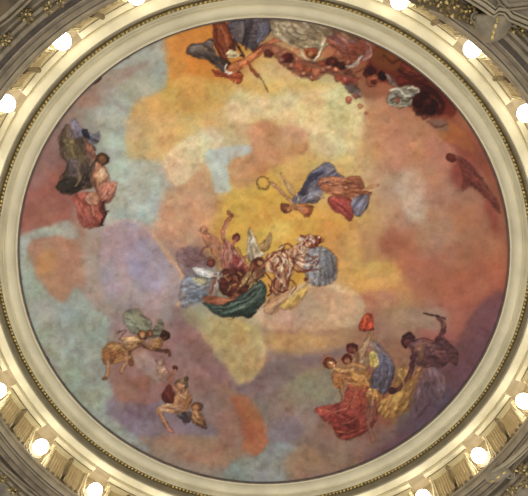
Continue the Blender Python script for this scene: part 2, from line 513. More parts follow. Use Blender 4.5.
def figures():
    # --- top rim: dark wings, red figure and white drapery
    poly('54484e', 1.5, '232,19 255,17 271,18 272,30 262,40 255,52 246,46 236,42 228,26')
    poly('3a3038', 2, '248,20 254,22 250,36 246,50 243,38', .8)
    poly('5c5868', 2, '256,26 268,22 270,32 258,44', .7)
    poly('786c66', 2, '236,26 246,24 244,38 238,38', .6)
    poly('5a4a44', 1.5, '187,48 194,43 204,42 212,38 215,52 222,62 226,72 216,68 208,60 196,58 187,54')
    poly('77685e', 2, '189,48 200,45 206,50 196,55', .7)
    poly('2c1c20', 1.5, '212,40 216,48 220,60 228,70 234,66 226,58 218,44', .9)
    poly('7a3018', 1.5, '213,20 226,22 232,36 236,50 230,58 220,56 214,44')
    poly('a04c20', 2, '217,22 224,26 230,42 226,50 219,40', .6)
    line('30181c', 2.5, '234,40 240,50 244,56 236,54', .9)
    poly('b84a24', 1.2, '211,70 220,71 230,73 238,70 243,76 240,84 234,83 228,78 216,76')
    poly('cc6a34', 1.2, '228,66 244,58 256,50 262,46 268,44 266,50 252,62 240,70 232,74')
    line('d88850', 1.6, '232,68 246,60 262,48', .8)
    line('c86c44', 5, '262,47 272,42 282,38 288,36', 1, 1.5)
    line('7a2818', 3, '254,52 262,46 266,50', .8)
    line('a04020', 3, '247,62 253,70 258,76')
    line('8a6a3c', 1.5, '258,74 263,82 268,91')
    blob('d8c490', 1, 232, 54, 6, 4.5, 20)
    line('f0e0a8', 1.2, '226,54 230,50 236,53 239,55 234,58 228,57')
    line('5a3c20', .8, '229,53 232,56 236,56', .8)
    line('e8ddd0', 1.5, '226,64 225,69 228,73 232,73')
    line('ecd080', 1, '228,88 236,82 232,86', .7)
    line('ecd080', 1, '236,84 240,90', .6)
    poly('9a8866', 1.5, '271,19 285,18 305,20 322,25 335,32 332,42 324,48 318,58 312,60 306,52 296,46 284,42 276,38 272,32')
    poly('b8a684', 3, '280,24 300,24 316,32 310,42 294,38', .6)
    line('6e5c42', 1.6, '284,26 292,36 304,40 318,32 326,34', .8, 1.5)
    line('7c6a4c', 1.4, '300,22 310,28 306,38', .7, 1.5)
    line('c8b894', 1.6, '276,24 279,34 286,42 296,48', .9)
    line('cfc09c', 2, '326,38 322,46 318,56 312,61 305,58 300,50', 1)
    line('f0e8d0', 1.2, '302,54 308,60 314,61 318,56 320,50', .9)
    poly('8a3a1c', 2, '304,48 316,48 318,54 312,59 306,55')
    blob('c07038', 1.5, 311, 54, 3, 3)
    # rose garland and heads below it
    poly('84402c', 3, '262,44 276,44 292,50 302,56 316,62 326,58 336,60 344,66 352,72 356,84 350,92 344,86 338,78 326,74 316,80 304,78 290,70 280,64 272,56 262,54', .85, 3)
    for x, y, r, c in ((268, 54, 5, '5a1c14'), (288, 58, 6, '4c1410'), (276, 50, 5, 'b86a48'), (300, 66, 5, 'b05030'), (316, 72, 5, 'c86840'), (322, 64, 4, '8a3420'),
                       (332, 62, 7, '4a1810'), (341, 66, 5, '38120e'), (340, 54, 6, 'b86444'), (345, 82, 4, 'a82c20'), (338, 78, 4, 'a03c24'), (308, 70, 4, '9a4020')):
        blob(c, 2, x, y, r, r * .85, al=.9, warp=1)
    blob('6c1c14', 1, 287, 58, 3, 2.5); blob('8c2c1c', 1, 333, 62, 2.5, 2); blob('d08050', 1.5, 297, 52, 4, 3, al=.7)
    poly('b4583c', 2, '326,38 336,34 346,40 352,52 348,60 338,50 330,46', .8)
    poly('8c6a4c', 3, '334,28 346,32 358,38 356,46 344,40', .8)
    # --- crowd at upper right
    poly('78505c', 3, '330,34 352,40 372,50 366,60 352,56 338,46', .6)
    poly('9c4830', 2, '346,44 358,44 366,50 360,58 350,58')
    line('b08078', 2.5, '366,42 371,48 370,56 364,60', .8, 1.5)
    line('a8988c', 3, '346,66 352,66 358,60 362,56', .9, 1.5)
    line('c0b0a0', 1.4, '348,68 356,66 360,58', .8)
    head(348, 62, 4, 'a04c34', 'c07050')
    blob('5c1810', 1.5, 368, 74, 5); blob('b05434', 1.5, 372, 81, 6.5); blob('5a1c12', 1.5, 374, 82, 3, 3)
    blob('220c0c', 1.5, 382, 76, 5, 4, 30); blob('300e0c', 2, 370, 70, 6, 4, 20, .8)
    poly('88746c', 2, '386,74 394,78 398,86 390,84', .8)
    poly('6a5c5c', 2, '344,84 356,86 362,92 360,98 350,94', .8)
    blob('b05a3c', 1.5, 349, 100, 3.5); blob('9c5040', 1.5, 356, 96, 3); blob('c07848', 1.2, 360, 106, 2.4); blob('b86a44', 1.2, 366, 113, 2)
    line('a03830', 3, '342,76 350,80 360,78', .8, 2)
    blob('c06050', 1.5, 345, 79, 2.4)
    poly('8f8a78', 1.5, '388,95 394,88 404,86 414,86 419,92 413,98 411,106 402,108 391,106 386,101')
    line('ded4bc', 1.6, '390,90 398,89 404,94 410,96', 1)
    line('d8d0b8', 1.4, '408,88 414,87 419,92 414,93', 1)
    line('4a3c34', 1.8, '392,100 400,97 406,102 411,98', .9)
    line('5c4838', 1.6, '394,94 400,98 396,104', .9)
    line('bcb498', 1.2, '388,104 396,106 406,107', .8)
    blob('a05038', 1.2, 398, 100, 2.5)
    poly('6a1c14', 2, '396,78 408,70 420,74 428,84 420,88 408,84 398,86', .9)
    poly('82301f', 4, '400,64 416,66 430,78 420,80 406,74', .7)
    for x, y, r in ((418, 104, 5), (425, 96, 5), (430, 110, 6), (420, 114, 4), (436, 102, 5)):
        blob('240808', 2, x, y, r, r * .9, al=.7, warp=1)
    for x, y in ((416, 110), (424, 118), (428, 102)):
        blob('5a1c18', 1.5, x, y, 3, 2.4, al=.7)
    blob('6a2418', 1, 451, 158, 5, 4.5); line('6a3028', 4, '456,158 464,162 472,172 480,180', .8, 3)
    poly('6c2c26', 3, '458,160 470,164 482,178 496,200 500,214 488,200 474,188 468,186 462,190 464,176', .75, 2)
    # --- left group on the sky
    poly('5c4a3a', 2, '58,140 62,130 66,124 74,132 82,136 90,142 96,150 92,160 88,172 92,186 82,190 72,194 62,192 56,186 62,176 66,164 60,156', 1, 2)
    poly('847a94', 2, '70,126 74,118 80,126 84,130 82,138 72,138', .9, 1)
    poly('6c6c84', 2, '76,130 86,132 94,134 100,132 98,144 88,142', .9, 1)
    poly('28303c', 1.5, '82,130 88,130 90,138 84,138', .9)
    line('8090a0', 1.5, '74,118 72,124 78,130', .7)
    poly('6e5c3c', 3, '62,140 76,144 84,156 82,172 70,170 66,156', .8, 1)
    poly('6a5c6a', 3, '66,164 74,158 82,164 80,176 68,174', .6)
    poly('2e2820', 2, '60,180 72,176 80,184 78,192 64,192 56,188', .8)
    line('b09050', 1.2, '78,170 80,178 76,186', .7); blob('a08c4c', 1, 72, 142, 3, 2, al=.7); blob('a8924c', 1, 84, 160, 2, 5, al=.6)
    for i in range(5):
        line('281c1c', 1.3, '%d,%d %d,%d' % (80 + i * 3, 186 - i * 2, 88 + i * 2, 164 + i * 2), .8)
    poly('98543c', 1.5, '86,142 92,146 96,154 98,160 92,162 86,154')
    poly('b87858', 2, '92,158 100,160 106,168 110,180 108,190 98,192 92,184 90,170')
    poly('d8a878', 2, '98,170 104,168 107,176 102,184 96,178', .8)
    head(103, 158, 6, '4a2818', '7a4428', 1, 0)
    poly('c07058', 2, '100,186 108,182 114,184 116,192 110,202 100,202 94,196')
    poly('a84c3c', 2, '72,196 84,192 96,196 104,204 106,216 100,226 88,228 80,222 76,208')
    poly('c88868', 2, '86,196 94,192 100,198 96,206 88,204', .9)
    poly('b85c4c', 3, '84,208 94,206 98,218 92,226 84,218', .6)
    line('2e1c18', 1.5, '104,201 103,208 107,213 103,219 101,226', 1)
    for a, b in ((103, 206), (107, 212), (104, 218), (101, 226)):
        line('2e1c18', 1, '%d,%d %d,%d' % (a - 2, b + 1, a + 2, b - 1), .9)
    # --- flying figure with wreath
    poly('6a6474', 1.5, '292,200 300,190 307,178 316,168 326,162 334,165 338,172 344,178 340,186 330,188 322,192 318,202 304,204 294,202')
    poly('45405a', 1.5, '300,192 306,180 314,173 322,170 318,178 308,186 304,196', .8)
    poly('9a949c', 2, '308,194 316,190 324,192 318,200 308,200', .6)
    line('8c8890', 1.5, '312,172 322,166 332,170', .7)
    poly('b0603c', 1.5, '320,178 332,176 346,178 358,176 364,184 364,190 372,192 366,200 352,198 338,196 328,194 320,188')
    poly('c87c50', 2, '322,180 336,180 350,188 336,190', .6)
    poly('a83c34', 1.5, '328,198 340,196 352,200 354,214 350,222 342,214 332,210')
    poly('746c7c', 1.5, '352,200 364,194 370,196 368,206 360,216 354,214')
    line('cc8850', 2.5, '362,190 372,186 378,185', .9)
    line('8c3024', 1.5, '332,202 342,208 350,218', .6)
    line('b87850', 3, '294,204 286,196 278,188 271,182', 1)
    line('d8a068', 1.2, '292,202 284,193 274,184', .8)
    for i in range(24):
        a = i / 24 * 2 * PI
        blob('8a6a2c' if i % 2 else 'a88438', .8, 263.5 + 6.5 * math.cos(a), 183 + 6 * math.sin(a), 1.2, 1.2)
    line('d8b07c', 2, '281,173 287,184 294,196', .9); line('a07860', 1.2, '284,180 290,192 296,198', .8); line('e0bc88', 1.6, '290,184 296,192 298,200', .8)
    blob('7a3c20', 1, 286, 208, 5.6, 5.4, 0); blob('b87040', 1, 289, 210, 2.8)
    poly('c46a38', 1.5, '294,206 302,206 312,206 312,212 306,217 300,212 294,210'); line('a04828', 2.5, '300,204 310,208 308,216', .7)
    # --- central chariot group
    poly('c4905c', 2, '224,242 232,252 240,262 244,276 236,290 222,286 216,266', .5)
    poly('b87458', 1.5, '205,232 214,236 222,244 226,252 224,262 214,258 208,246 202,238', .85)
    blob('b86c50', 1.2, 204, 230, 4, 4, al=.8); line('b87050', 3, '206,232 212,240 218,246', .8)
    line('c07050', 4, '226,244 223,236 224,228 228,220', 1)
    line('b86848', 3, '227,222 231,217 229,212', 1); blob('a05838', 1, 229, 213, 2.2); blob('a04c2c', 1, 232, 216, 2)
    poly('b06a58', 1.5, '224,240 232,244 238,252 243,260 242,272 232,274 222,268 222,252')
    poly('a04040', 2, '232,254 242,262 246,272 238,276 230,268', .8)
    head(236, 238, 4.4, '6c2420', '98483c', 1, 1)
    line('b06a50', 3, '240,262 248,256 250,262 244,266', .9)
    line('c88c60', 1.4, '228,250 232,262', .8)
    poly('5a2418', 1.5, '220,272 232,268 244,272 250,282 246,292 232,298 220,290')
    poly('8c4428', 2, '228,278 238,274 244,284 234,290', .7)
    line('d09058', 1.3, '224,276 230,284 228,292', .8); line('321410', 2, '236,272 240,282 236,292', .7)
    poly('8c6a70', 3, '178,252 190,248 202,252 208,262 202,272 188,276 180,268', .6, 3)
    line('8c4c44', 2, '200,254 204,248 208,246', .9)
    poly('c0c0bc', 1.5, '192,268 204,268 214,272 220,270 222,276 212,280 200,276')
    poly('868c98', 3, '186,276 198,280 210,284 216,290 206,298 192,304 182,306 180,292', .9, 2)
    poly('6c7a8c', 3, '186,288 200,290 204,296 190,302', .7, 1)
    poly('c8b878', 2, '192,278 202,276 208,282 200,286', .7)
    head(211, 263, 4.6, '6c2a1c', 'a05034', 0, 1)
    poly('b09c94', 1.5, '212,276 220,276 218,292 212,304 208,296', .8)
    line('d8c8b4', 1.4, '216,280 214,292 210,302', .8); line('7c3420', 3, '216,274 214,284 210,294', .7); line('d4c8b8', 1.2, '206,272 214,276 222,272', .9)
    poly('9c5438', 1.5, '202,298 214,296 228,298 236,292 240,300 226,306 210,308')
    poly('c06c48', 2, '216,298 226,298 232,302 222,306', .7)
    poly('38463c', 1.3, '201,302 212,304 226,303 240,296 256,284 262,280 267,290 264,302 258,310 250,318 243,316 232,318 222,317 214,314 208,308')
    poly('546c5c', 2, '222,306 240,304 252,294 262,286 256,302 238,312', .7)
    poly('22302c', 1.5, '228,314 240,312 252,306 258,300 254,312 246,316', .7)
    line('7c9080', 1.1, '230,304 246,300 260,288', .7); line('6c8474', 1.1, '216,310 232,310 248,306', .6); line('1c2824', 1.3, '214,306 228,308 244,302', .7)
    blob('c8a860', 1, 229, 318, 3, 1.4, 0, .9)
    poly('c0b090', 1.3, '250,228 254,238 260,250 264,256 258,258 254,266 248,258 247,244')
    line('ece0c0', 1.4, '251,230 256,244 263,255', .9); line('8c7c60', 1.1, '250,240 252,254', .7); line('a08c68', 1, '253,244 257,254', .7)
    poly('c89c60', 1.3, '270,232 272,240 268,250 262,252 260,244 266,240', .9); line('a07848', 1.1, '270,234 268,248', .8)
    # winged charioteer
    poly('7c4028', 1.5, '250,262 258,258 266,262 266,272 258,280 250,284 242,288 236,292 240,280 248,274')
    blob('5a2414', 1, 258, 262, 4.4); blob('c08048', 1, 260, 263, 2.4)
    poly('caa060', 1.5, '248,272 256,272 254,280 244,286 240,284', .8); line('4c2414', 1.6, '250,276 246,284 238,290', .9)
    line('381810', 1.4, '254,268 252,276 258,282', .8)
    # horses
    poly('b88058', 1.5, '266,256 274,252 286,250 292,246 296,256 294,268 290,280 286,292 276,296 270,290 274,276 266,270')
    poly('e0b888', 1.5, '276,254 284,252 288,262 282,272 276,266', .8)
    poly('cc9c78', 1.5, '294,246 304,244 316,246 320,254 316,266 304,272 296,266')
    poly('86858a', 2, '306,252 320,246 332,252 337,262 337,276 330,284 316,286 306,278', .95, 1)
    poly('6c6a70', 3, '322,250 332,258 336,272 328,280 320,268', .7)
    line('b0b4ac', 1.5, '310,258 318,264 314,276', .7); line('60606c', 1.4, '326,254 330,268 326,280', .7)
    poly('c08c60', 2, '276,290 286,290 294,282 290,296 282,308 270,314 264,308', .7)
    for c, w, s in (('6a2418', 1.6, '272,262 278,256 282,262 276,268 280,276'), ('7a2c1c', 1.6, '282,250 288,256 284,266 290,274 286,284'),
                    ('7c3020', 1.5, '294,258 302,262 312,260 318,256'), ('7c3020', 1.5, '292,268 300,272 310,270 314,262'), ('5c2014', 1.6, '278,276 274,286 280,292 288,290'),
                    ('94442c', 1.4, '300,246 298,254 304,258'), ('8c3c28', 1.4, '290,280 296,286 292,294'), ('5c2014', 1.4, '264,268 268,276 272,282 270,290'),
                    ('7a2c1c', 1.5, '266,262 272,256 280,250 288,250'), ('a05840', 1.3, '276,268 282,276 276,284'), ('481810', 1.3, '268,284 272,292 268,296')):
        line(c, w, s, .95)
    for s in ('276,256 280,264 278,272', '284,254 288,262 286,270', '296,248 302,252', '280,280 284,286', '286,262 290,268 288,276', '300,264 308,266'):
        line('f0d8b0', 1.1, s, .9)
    for x, y, r, c in ((304, 240, 5, 'a04830'), (310, 238, 4, 'd09878'), (318, 240, 4.6, '9c4424'), (300, 240, 3, 'e0b898'), (312, 244, 4, 'b05838'), (322, 240, 2.4, 'b86c30')):
        blob(c, 1.2, x, y, r, r * .9)
    for s in ('300,236 306,240 302,246', '308,236 312,242 318,246', '314,236 320,240 316,246', '304,246 312,248 318,244'):
        line('5c1c14', 1.2, s, .9)
    for s in ('302,238 306,243', '310,239 314,243'):
        line('f0e0d0', 1, s, .9)
    line('7c3c28', 1.4, '312,258 316,256 319,260 316,266 311,264', .9)
    blob('a07868', 1.2, 308, 280, 3, 3, al=.8); blob('6c3424', 1.2, 306, 279, 2, 2)
    poly('d8a840', 3, '290,298 300,290 308,284 306,294 298,304 286,310 280,306', .8, 1)
    # --- lower left group
    poly('74785c', 2.5, '124,318 128,310 138,310 146,316 152,322 150,334 156,324 160,318 163,328 158,336 142,336 130,332', .85, 2)
    poly('8c8c70', 3, '128,314 136,312 144,320 148,330 138,330', .5, 1)
    line('70503c', 1.3, '118,332 126,331 122,336 120,340 128,338', .9)
    poly('a06a38', 1.8, '102,352 106,344 116,342 126,346 134,340 140,346 132,352 132,360 122,362 112,364 104,362')
    poly('8c5028', 2, '102,354 110,350 116,356 112,364 104,364', .8)
    poly('c08c58', 1.5, '122,338 134,336 142,340 136,348 126,348', .9)
    line('b07850', 4, '108,360 108,370 106,378', 1, 1.2); line('b88058', 4, '126,352 126,362 121,372', 1, 1.2)
    blob('8a5230', 1.2, 105, 378, 2.4, 2); blob('7c3c24', 1.5, 131, 363, 3, 3, al=.9); line('7a3c24', 1.4, '112,356 120,354 126,356', .8)
    head(142, 335, 5, '6c4020', 'b87848', 0, 0); head(150, 333, 3.6, '6c3c24', 'a8683c'); head(165, 336, 5.2, '34180f', '6c3820', -1, 1)
    poly('c0883c', 1.5, '154,340 160,338 163,346 156,350 152,346')
    line('6a3c28', 3.5, '138,344 148,348 158,350 166,352', .9, 1.2); line('5c3020', 3, '158,350 168,352 169,355', .9)
    line('c08050', 2, '148,342 156,344 162,342', .8)
    line('b07c60', 3, '162,358 162,366 158,374', .8, 1.2); poly('b89078', 2, '156,366 164,366 170,374 166,382 158,378', .8); line('a86448', 1.4, '158,360 166,364', .8)
    # --- seated pair lower left
    blob('54281c', 1, 175, 368, 2.8, 2.6)
    line('a8684c', 3, '175,371 171,379 169,387', 1); line('b87858', 3, '171,384 178,392 184,396', 1)
    poly('64241c', 1.5, '169,384 174,392 178,400 172,406 164,402 162,394')
    head(182, 384, 6.5, '6c4c34', 'b87850', -1.5, 2); blob('8c7050', 1.2, 184, 380, 5, 3, al=.7)
    poly('b4784c', 1.5, '178,392 188,390 192,398 190,408 182,414 172,412 174,402')
    poly('a0643c', 2, '184,394 190,398 188,408 182,408', .6)
    poly('c08c64', 1.3, '158,406 168,404 180,406 184,412 174,414 164,412 160,416 156,412')
    line('b88058', 4, '158,409 162,418 167,426', 1, 1); line('a87050', 3, '167,425 172,432', .9); line('b06858', 3, '168,430 173,432', .8)
    line('905838', 1.4, '166,408 176,410', .7)
    head(197, 407, 5.6, '643c24', 'a86c40', -1, 1.5)
    poly('a06c40', 1.5, '192,412 200,412 205,420 206,428 198,426 190,420'); line('382420', 3, '178,416 188,422 184,414', .8, 1.4); line('4c3028', 2.5, '198,424 206,428', .9)
    line('c08850', 1.3, '190,414 196,420', .8); poly('403038', 2, '180,414 190,412 192,420 184,424', .7)
    # --- lower right dancers
    poly('9a362c', 2, '350,384 362,386 372,392 378,402 376,422 366,432 350,440 338,438 332,428 322,418 314,409 328,404 342,402 346,392', 1, 1)
    poly('8a2a22', 3, '330,414 344,412 360,420 356,432 340,436 332,426', .8, 1)
    poly('c05030', 2, '350,392 362,394 368,404 356,410 346,404', .6, 1)
    for s in ('320,410 334,412 346,408', '342,424 354,420 366,410', '344,404 356,400 364,390', '336,432 350,432 364,424'):
        line('c8704c', 1.2, s, .6, 1)
    for s in ('330,418 342,420 352,414', '346,436 358,428 368,418', '352,398 350,410'):
        line('701c1a', 1.4, s, .6, 1)
    head(330, 363, 6.5, '6c3018', 'b46c38', 1, 2); line('c86a30', 1.4, '323,362 326,356 333,357', .8)
    head(347, 359, 5.6, '541814', 'a04c30', 0, 2); head(352, 348, 6, '4c1a18', '7c3028', -1, 2)
    poly('c88048', 1.5, '332,372 344,370 356,368 366,370 370,380 366,388 352,390 344,382 340,388 334,386')
    poly('d89c50', 2, '352,372 364,374 366,384 354,386', .7); poly('cc7c34', 1.5, '334,378 342,378 344,388 336,388', .8)
    line('d09058', 3, '334,368 346,370 358,372', 1); line('8c4428', 1.3, '344,378 354,382 364,376', .8); line('e0b070', 1.2, '356,372 362,380', .8)
    line('b03a28', 3, '348,386 358,388 366,386', .8, 1.5)
    poly('b83c24', 1.3, '367,314 370,315 371,322 374,330 368,331 362,330 359,327 361,320'); line('dc6030', 2, '366,316 365,324 362,328', .8)
    line('b88058', 4, '370,334 367,342 362,350', 1, 1); line('b87c54', 4, '360,352 362,360 360,370', .9, 1.5); line('c48c60', 3, '372,334 376,342 374,346', .8)
    poly('9c8474', 2, '368,344 376,342 382,352 376,356', .7)
    poly('d0b458', 1.3, '369,354 374,351 379,356 380,364 374,368 369,364'); line('e4d07c', 1.3, '372,354 377,360 374,366', .7)
    poly('5e586c', 1.8, '378,354 388,356 394,364 394,376 390,388 384,394 376,390 369,386 372,374 378,366')
    poly('74707e', 2, '384,358 391,364 390,376 384,370', .6); line('443c4c', 1.5, '380,368 382,380 380,388', .7)
    line('5c6078', 1.4, '376,344 384,350 394,358', .6)
    poly('b8803c', 2, '366,390 374,388 382,394 380,404 374,400 370,408 366,400', .8); line('e0a858', 1.3, '368,392 374,396 372,404', .8); line('5c3020', 1.3, '378,390 384,396 382,404', .8)
    line('a06c54', 4, '372,404 368,418 371,432 374,440', .7, 2); poly('8c6450', 3, '366,402 376,402 376,420 368,420', .5)
    poly('b4823c', 3, '396,372 404,366 412,380 416,372 424,360 418,380 414,400 406,412 392,420 380,416 376,404 386,396 394,388', .9, 2)
    poly('c49848', 4, '394,392 406,388 408,400 396,410 386,408', .6, 2)
    poly('c8a05c', 2, '396,368 402,368 404,378 398,380', .8)
    # --- dark bending figure
    poly('64383c', 1.6, '412,342 418,340 432,342 444,338 452,346 458,354 456,366 450,362 440,368 430,364 424,366 416,362 412,354')
    poly('8c5c44', 2, '414,346 424,344 426,352 422,362 416,356', .8); line('94605a', 1.5, '430,344 438,354 444,360', .6, 1)
    for s in ('436,342 446,350 450,360', '426,346 434,358', '444,342 454,352'):
        line('42282e', 1.4, s, .6, 1)
    poly('482024', 1.3, '401,340 404,334 410,332 415,336 416,341 410,343 406,348 401,344'); blob('6c3430', 1, 408, 343, 3.6, 3.2); line('30161a', 1.3, '402,337 410,334 415,337', .8)
    line('5c2c30', 4, '436,340 442,334 444,326', 1, 1); line('70382e', 3.5, '444,328 442,322 438,318', 1, 1)
    line('30181a', 1.5, '424,313 434,316 445,319', 1)
    line('54282c', 5, '413,356 412,366 408,378', 1, 1); line('5c2c2c', 4, '408,378 400,388 394,391', 1, 1); blob('3c1c20', 1.5, 392, 391, 4, 3)
    poly('8c6c74', 6, '428,368 440,370 446,386 440,400 430,390 424,380', .5, 3)
    poly('705468', 6, '420,380 430,390 426,410 414,420 410,400', .5, 3)
    # losses in the plaster at the rim
    blob('14100e', 1, 20, 278, 1.4, 3); blob('14100e', 1, 46.5, 360, 2, 2.8, -40); line('5a2018', 3, '90,85 97,81 101,77', .9); line('20181a', 2, '115,64 122,59 128,56', .9)

def refine():
    """second sitting: necks, shoulders, contours and lights"""
    # dancers
    poly('9a7858', 1.5, '358,350 366,350 370,360 366,372 356,374 352,364', .9)
    line('b88c60', 5, '360,358 364,350 368,342 371,335', .95, 1)
    line('d8b080', 1.4, '360,352 365,344 370,337', .7)
    line('a87850', 3, '371,335 374,340 377,343', .8)
    poly('c23c20', 1, '359,328 363,318 368,313 373,316 374,326 369,330 362,332', .95)
    line('e06a30', 1.6, '364,320 367,316 370,320', .8); line('7a2014', 1.6, '360,329 366,331', .8)
    line('b07844', 4, '348,361 350,366 346,370', .9, 1); line('c48a4c', 4, '348,366 356,364 364,368', .9, 1.2)
    line('8c5030', 3.5, '354,350 357,356 358,362', .8, 1)
    line('d8a860', 2.2, '334,369 344,371 354,369', .9); line('7c3c22', 1.1, '334,371 344,373.5 354,372', .7)
    poly('c88438', 1.5, '350,372 366,370 372,380 368,388 354,386', .6); line('e4b460', 1.4, '356,374 364,378 368,386', .8)
    poly('5e5462', 2.5, '372,340 380,345 389,355 394,366 392,378 385,388 374,386 370,380 376,368 378,358 374,350', .55)
    line('8c8490', 1.3, '376,346 384,354 390,364 388,376', .6); line('3c3440', 1.4, '384,360 388,370 384,382', .6); line('70687c', 1.3, '380,364 382,374 378,384', .7)
    line('a08878', 1.2, '372,344 380,350', .7); blob('f0d8b8', .8, 331, 363, 1.1); blob('f0d8b8', .8, 334, 366, .9)
    line('602018', 1.2, '340,388 342,400 336,410', .6); line('d08058', 1.2, '356,392 352,402 344,410', .6)
    for s in ('346,392 350,404 344,416', '358,394 362,406 358,420', '328,408 336,416 340,428', '366,396 370,410 366,422'):
        line('5c1a18', 1.5, s, .45, 1)
    for s in ('350,390 356,402 350,416', '324,410 332,412 344,418', '362,398 366,410 360,424'):
        line('c4644c', 1.2, s, .45, 1)
    # crouching dark figure
    line('4c242a', 1.2, '414,342 422,339 434,341 444,337', .7); line('3a1c22', 1.3, '412,354 416,363 424,367 434,365', .7)
    line('a8785c', 1.6, '418,344 426,343 434,345', .6); line('5c3034', 3.5, '408,344 413,350 413,356', .9, 1)
    line('8c5a48', 1.2, '443,328 445,322 440,318', .7)
    line('d8a850', 1.6, '398,374 404,384 398,398', .6); line('8c5a28', 1.6, '410,374 406,390 398,406', .6); line('9c6a30', 1.4, '392,396 388,406', .6)
    # centre
    line('a85c48', 3, '235,241 233,245', .9, 1); line('7c2c24', 1.2, '226,246 224,256 226,268', .7); line('7c2c24', 1.2, '238,248 243,256 246,262', .7)
    line('e0a880', 1.2, '229,246 231,254 229,262', .7); line('d89878', 1, '225,238 226,230 229,223', .8)
    poly('8c2c28', 1.5, '236,256 244,262 250,270 244,274 236,268', .7); line('c89898', 1.6, '238,266 244,260', .7); line('d8a060', 1.3, '244,268 250,262', .8)
    for s in ('220,274 226,270 232,278 228,286', '226,284 234,280 240,286', '232,274 238,276 242,284', '218,280 222,288 230,292'):
        line('3c1814', 1.5, s, .8)
    for s in ('222,277 228,274', '230,286 236,284', '238,272 242,276', '240,286 244,280'):
        line('c88848', 1.1, s, .9)
    line('5c2018', 1.2, '206,258 212,258 216,262', .5); blob('8a3c30', 1, 211, 263, 3.2)
    line('202c30', 1.4, '196,276 206,278 214,278', .6); line('e4e4e0', 1.4, '194,270 204,272 212,275', .8); line('48647c', 1.4, '190,284 200,288 206,296', .6); line('b8c4cc', 1.2, '194,282 204,286', .7)
    for s in ('206,304 218,309 232,308 248,300 260,288', '214,312 228,315 244,312 256,304'):
        line('1e302a', 1.4, s, .6)
    for s in ('212,307 226,306 242,302', '226,312 240,308 254,298 262,288', '244,296 254,288 262,284'):
        line('7c9888', 1.1, s, .6)
    line('5a3020', 1.2, '250,228 251,238 248,246', .5); line('a89878', 1, '255,236 258,246 260,254', .7); line('8a7a5c', 1, '252,246 252,256', .7)
    line('6a2418', 1.4, '255,266 254,262 257,258 262,258', .9)
    line('4c6058', 2, '262,272 266,270', .7); line('2c3a34', 1.6, '252,286 258,280 264,276', .7)
    # reins and legs of the team
    for s in ('276,252 280,260 276,268', '284,246 282,254 288,258', '288,252 294,262 290,272', '274,270 278,274 272,284', '284,276 288,284 284,292', '296,256 306,254 318,262',
              '294,262 304,270 318,270', '266,258 272,264 274,272', '280,248 286,244 292,246', '270,288 276,294', '282,284 280,292'):
        line('70241a', 1.2, s, .85)
    for s in ('278,250 284,246', '286,250 290,254', '282,258 285,264', '276,276 280,282', '290,258 292,266', '272,262 276,258', '300,256 308,252', '306,264 314,266', '268,266 271,272'):
        line('f2dcb8', 1.1, s, .8)
    for s in ('280,254 284,258', '288,264 286,272', '278,284 276,290', '294,250 298,248'):
        line('d05a38', 1.3, s, .7)
    for x, y in ((306, 239), (314, 241), (302, 243), (319, 238), (310, 244)):
        blob('f0c8a8', .8, x, y, 1.2); blob('6a1c14', .8, x + 2, y + 1.5, 1.1)
    line('54545e', 1.4, '326,250 334,262 334,276', .6); line('a0a4a4', 1.2, '316,254 324,264 322,280', .6); line('5c5c66', 1.3, '312,270 318,278 328,282', .6)
    # flying figure
    line('2e2c44', 1.4, '296,200 302,190 312,178 324,172', .6); line('a8a0a8', 1.2, '302,198 312,194 324,198', .6); line('38304c', 1.3, '318,188 326,182 334,184', .7)
    line('7c3020', 1.3, '322,184 336,186 352,184 362,188', .6); line('e09c68', 1.2, '324,180 338,178 350,182', .6); line('6c1c20', 1.3, '332,200 342,206 350,216', .6); line('d06050', 1.2, '334,197 346,202 352,210', .6)
    line('b87048', 3, '290,207 296,205', .9, 1); line('c08058', 2.4, '296,206 304,210', .8, 1)
    # left group
    for i in range(6):
        line('1e1616', 1.4, '%d,%d %d,%d' % (82 + i * 2, 184 - i * 4, 88 + i * 2, 178 - i * 4), .8); line('8c8478', 1, '%d,%d %d,%d' % (83 + i * 2, 182 - i * 4, 88 + i * 2, 176 - i * 4), .6)
    poly('4c3a30', 2, '84,150 92,154 96,166 90,180 84,182 82,168', .55)
    head(102.5, 159, 6.5, '54301c', '8c5834', .5, .5); line('a86848', 4, '100,165 98,170', .8, 1.2); line('e0b080', 1.6, '100,170 104,176 100,182', .7)
    poly('c4745c', 1.5, '108,184 114,181 117,183 115,192 108,196', .8); line('7c3428', 1.3, '94,186 100,196 108,202', .6); line('e0a080', 1.3, '86,200 92,206 94,216', .6); line('8c3c34', 1.3, '78,202 84,214 92,224', .6)
    line('3a2c20', 1.6, '60,178 66,170 70,160', .6); line('b09a60', 1.2, '66,144 72,150 74,158', .6); line('8c7c50', 1.2, '78,150 80,160 78,170', .6); line('1e1c1c', 2, '66,190 76,188 84,184', .7)
    # lower left
    line('6a3c20', 1.2, '106,346 112,352 112,362', .6); line('d09c5c', 1.3, '110,346 118,346 124,350', .7); line('6c3c20', 1.2, '118,352 126,352', .7); line('dcb078', 1.2, '128,342 136,344', .7)
    line('9c6438', 3.5, '142,341 146,346 152,348', .9, 1); line('b07848', 3, '151,338 154,343', .9, 1); line('8a5434', 3.5, '162,341 160,346', .9, 1)
    blob('c49468', 1, 142, 336, 2); blob('3c1c10', 1, 164, 334, 3.5); blob('bca08c', 2, 160, 364, 3, 5, al=.7); blob('c0a088', 1.5, 161, 372, 3.4, 4, al=.6); line('905c44', 1.2, '156,360 160,366 164,362', .6)
    line('8c5030', 1.2, '178,394 184,400 184,408', .6); line('e4b080', 1.3, '180,394 186,398', .8); line('6c3820', 1.2, '158,412 163,421 166,428', .6); line('e4b890', 1.2, '162,406 172,405', .8)
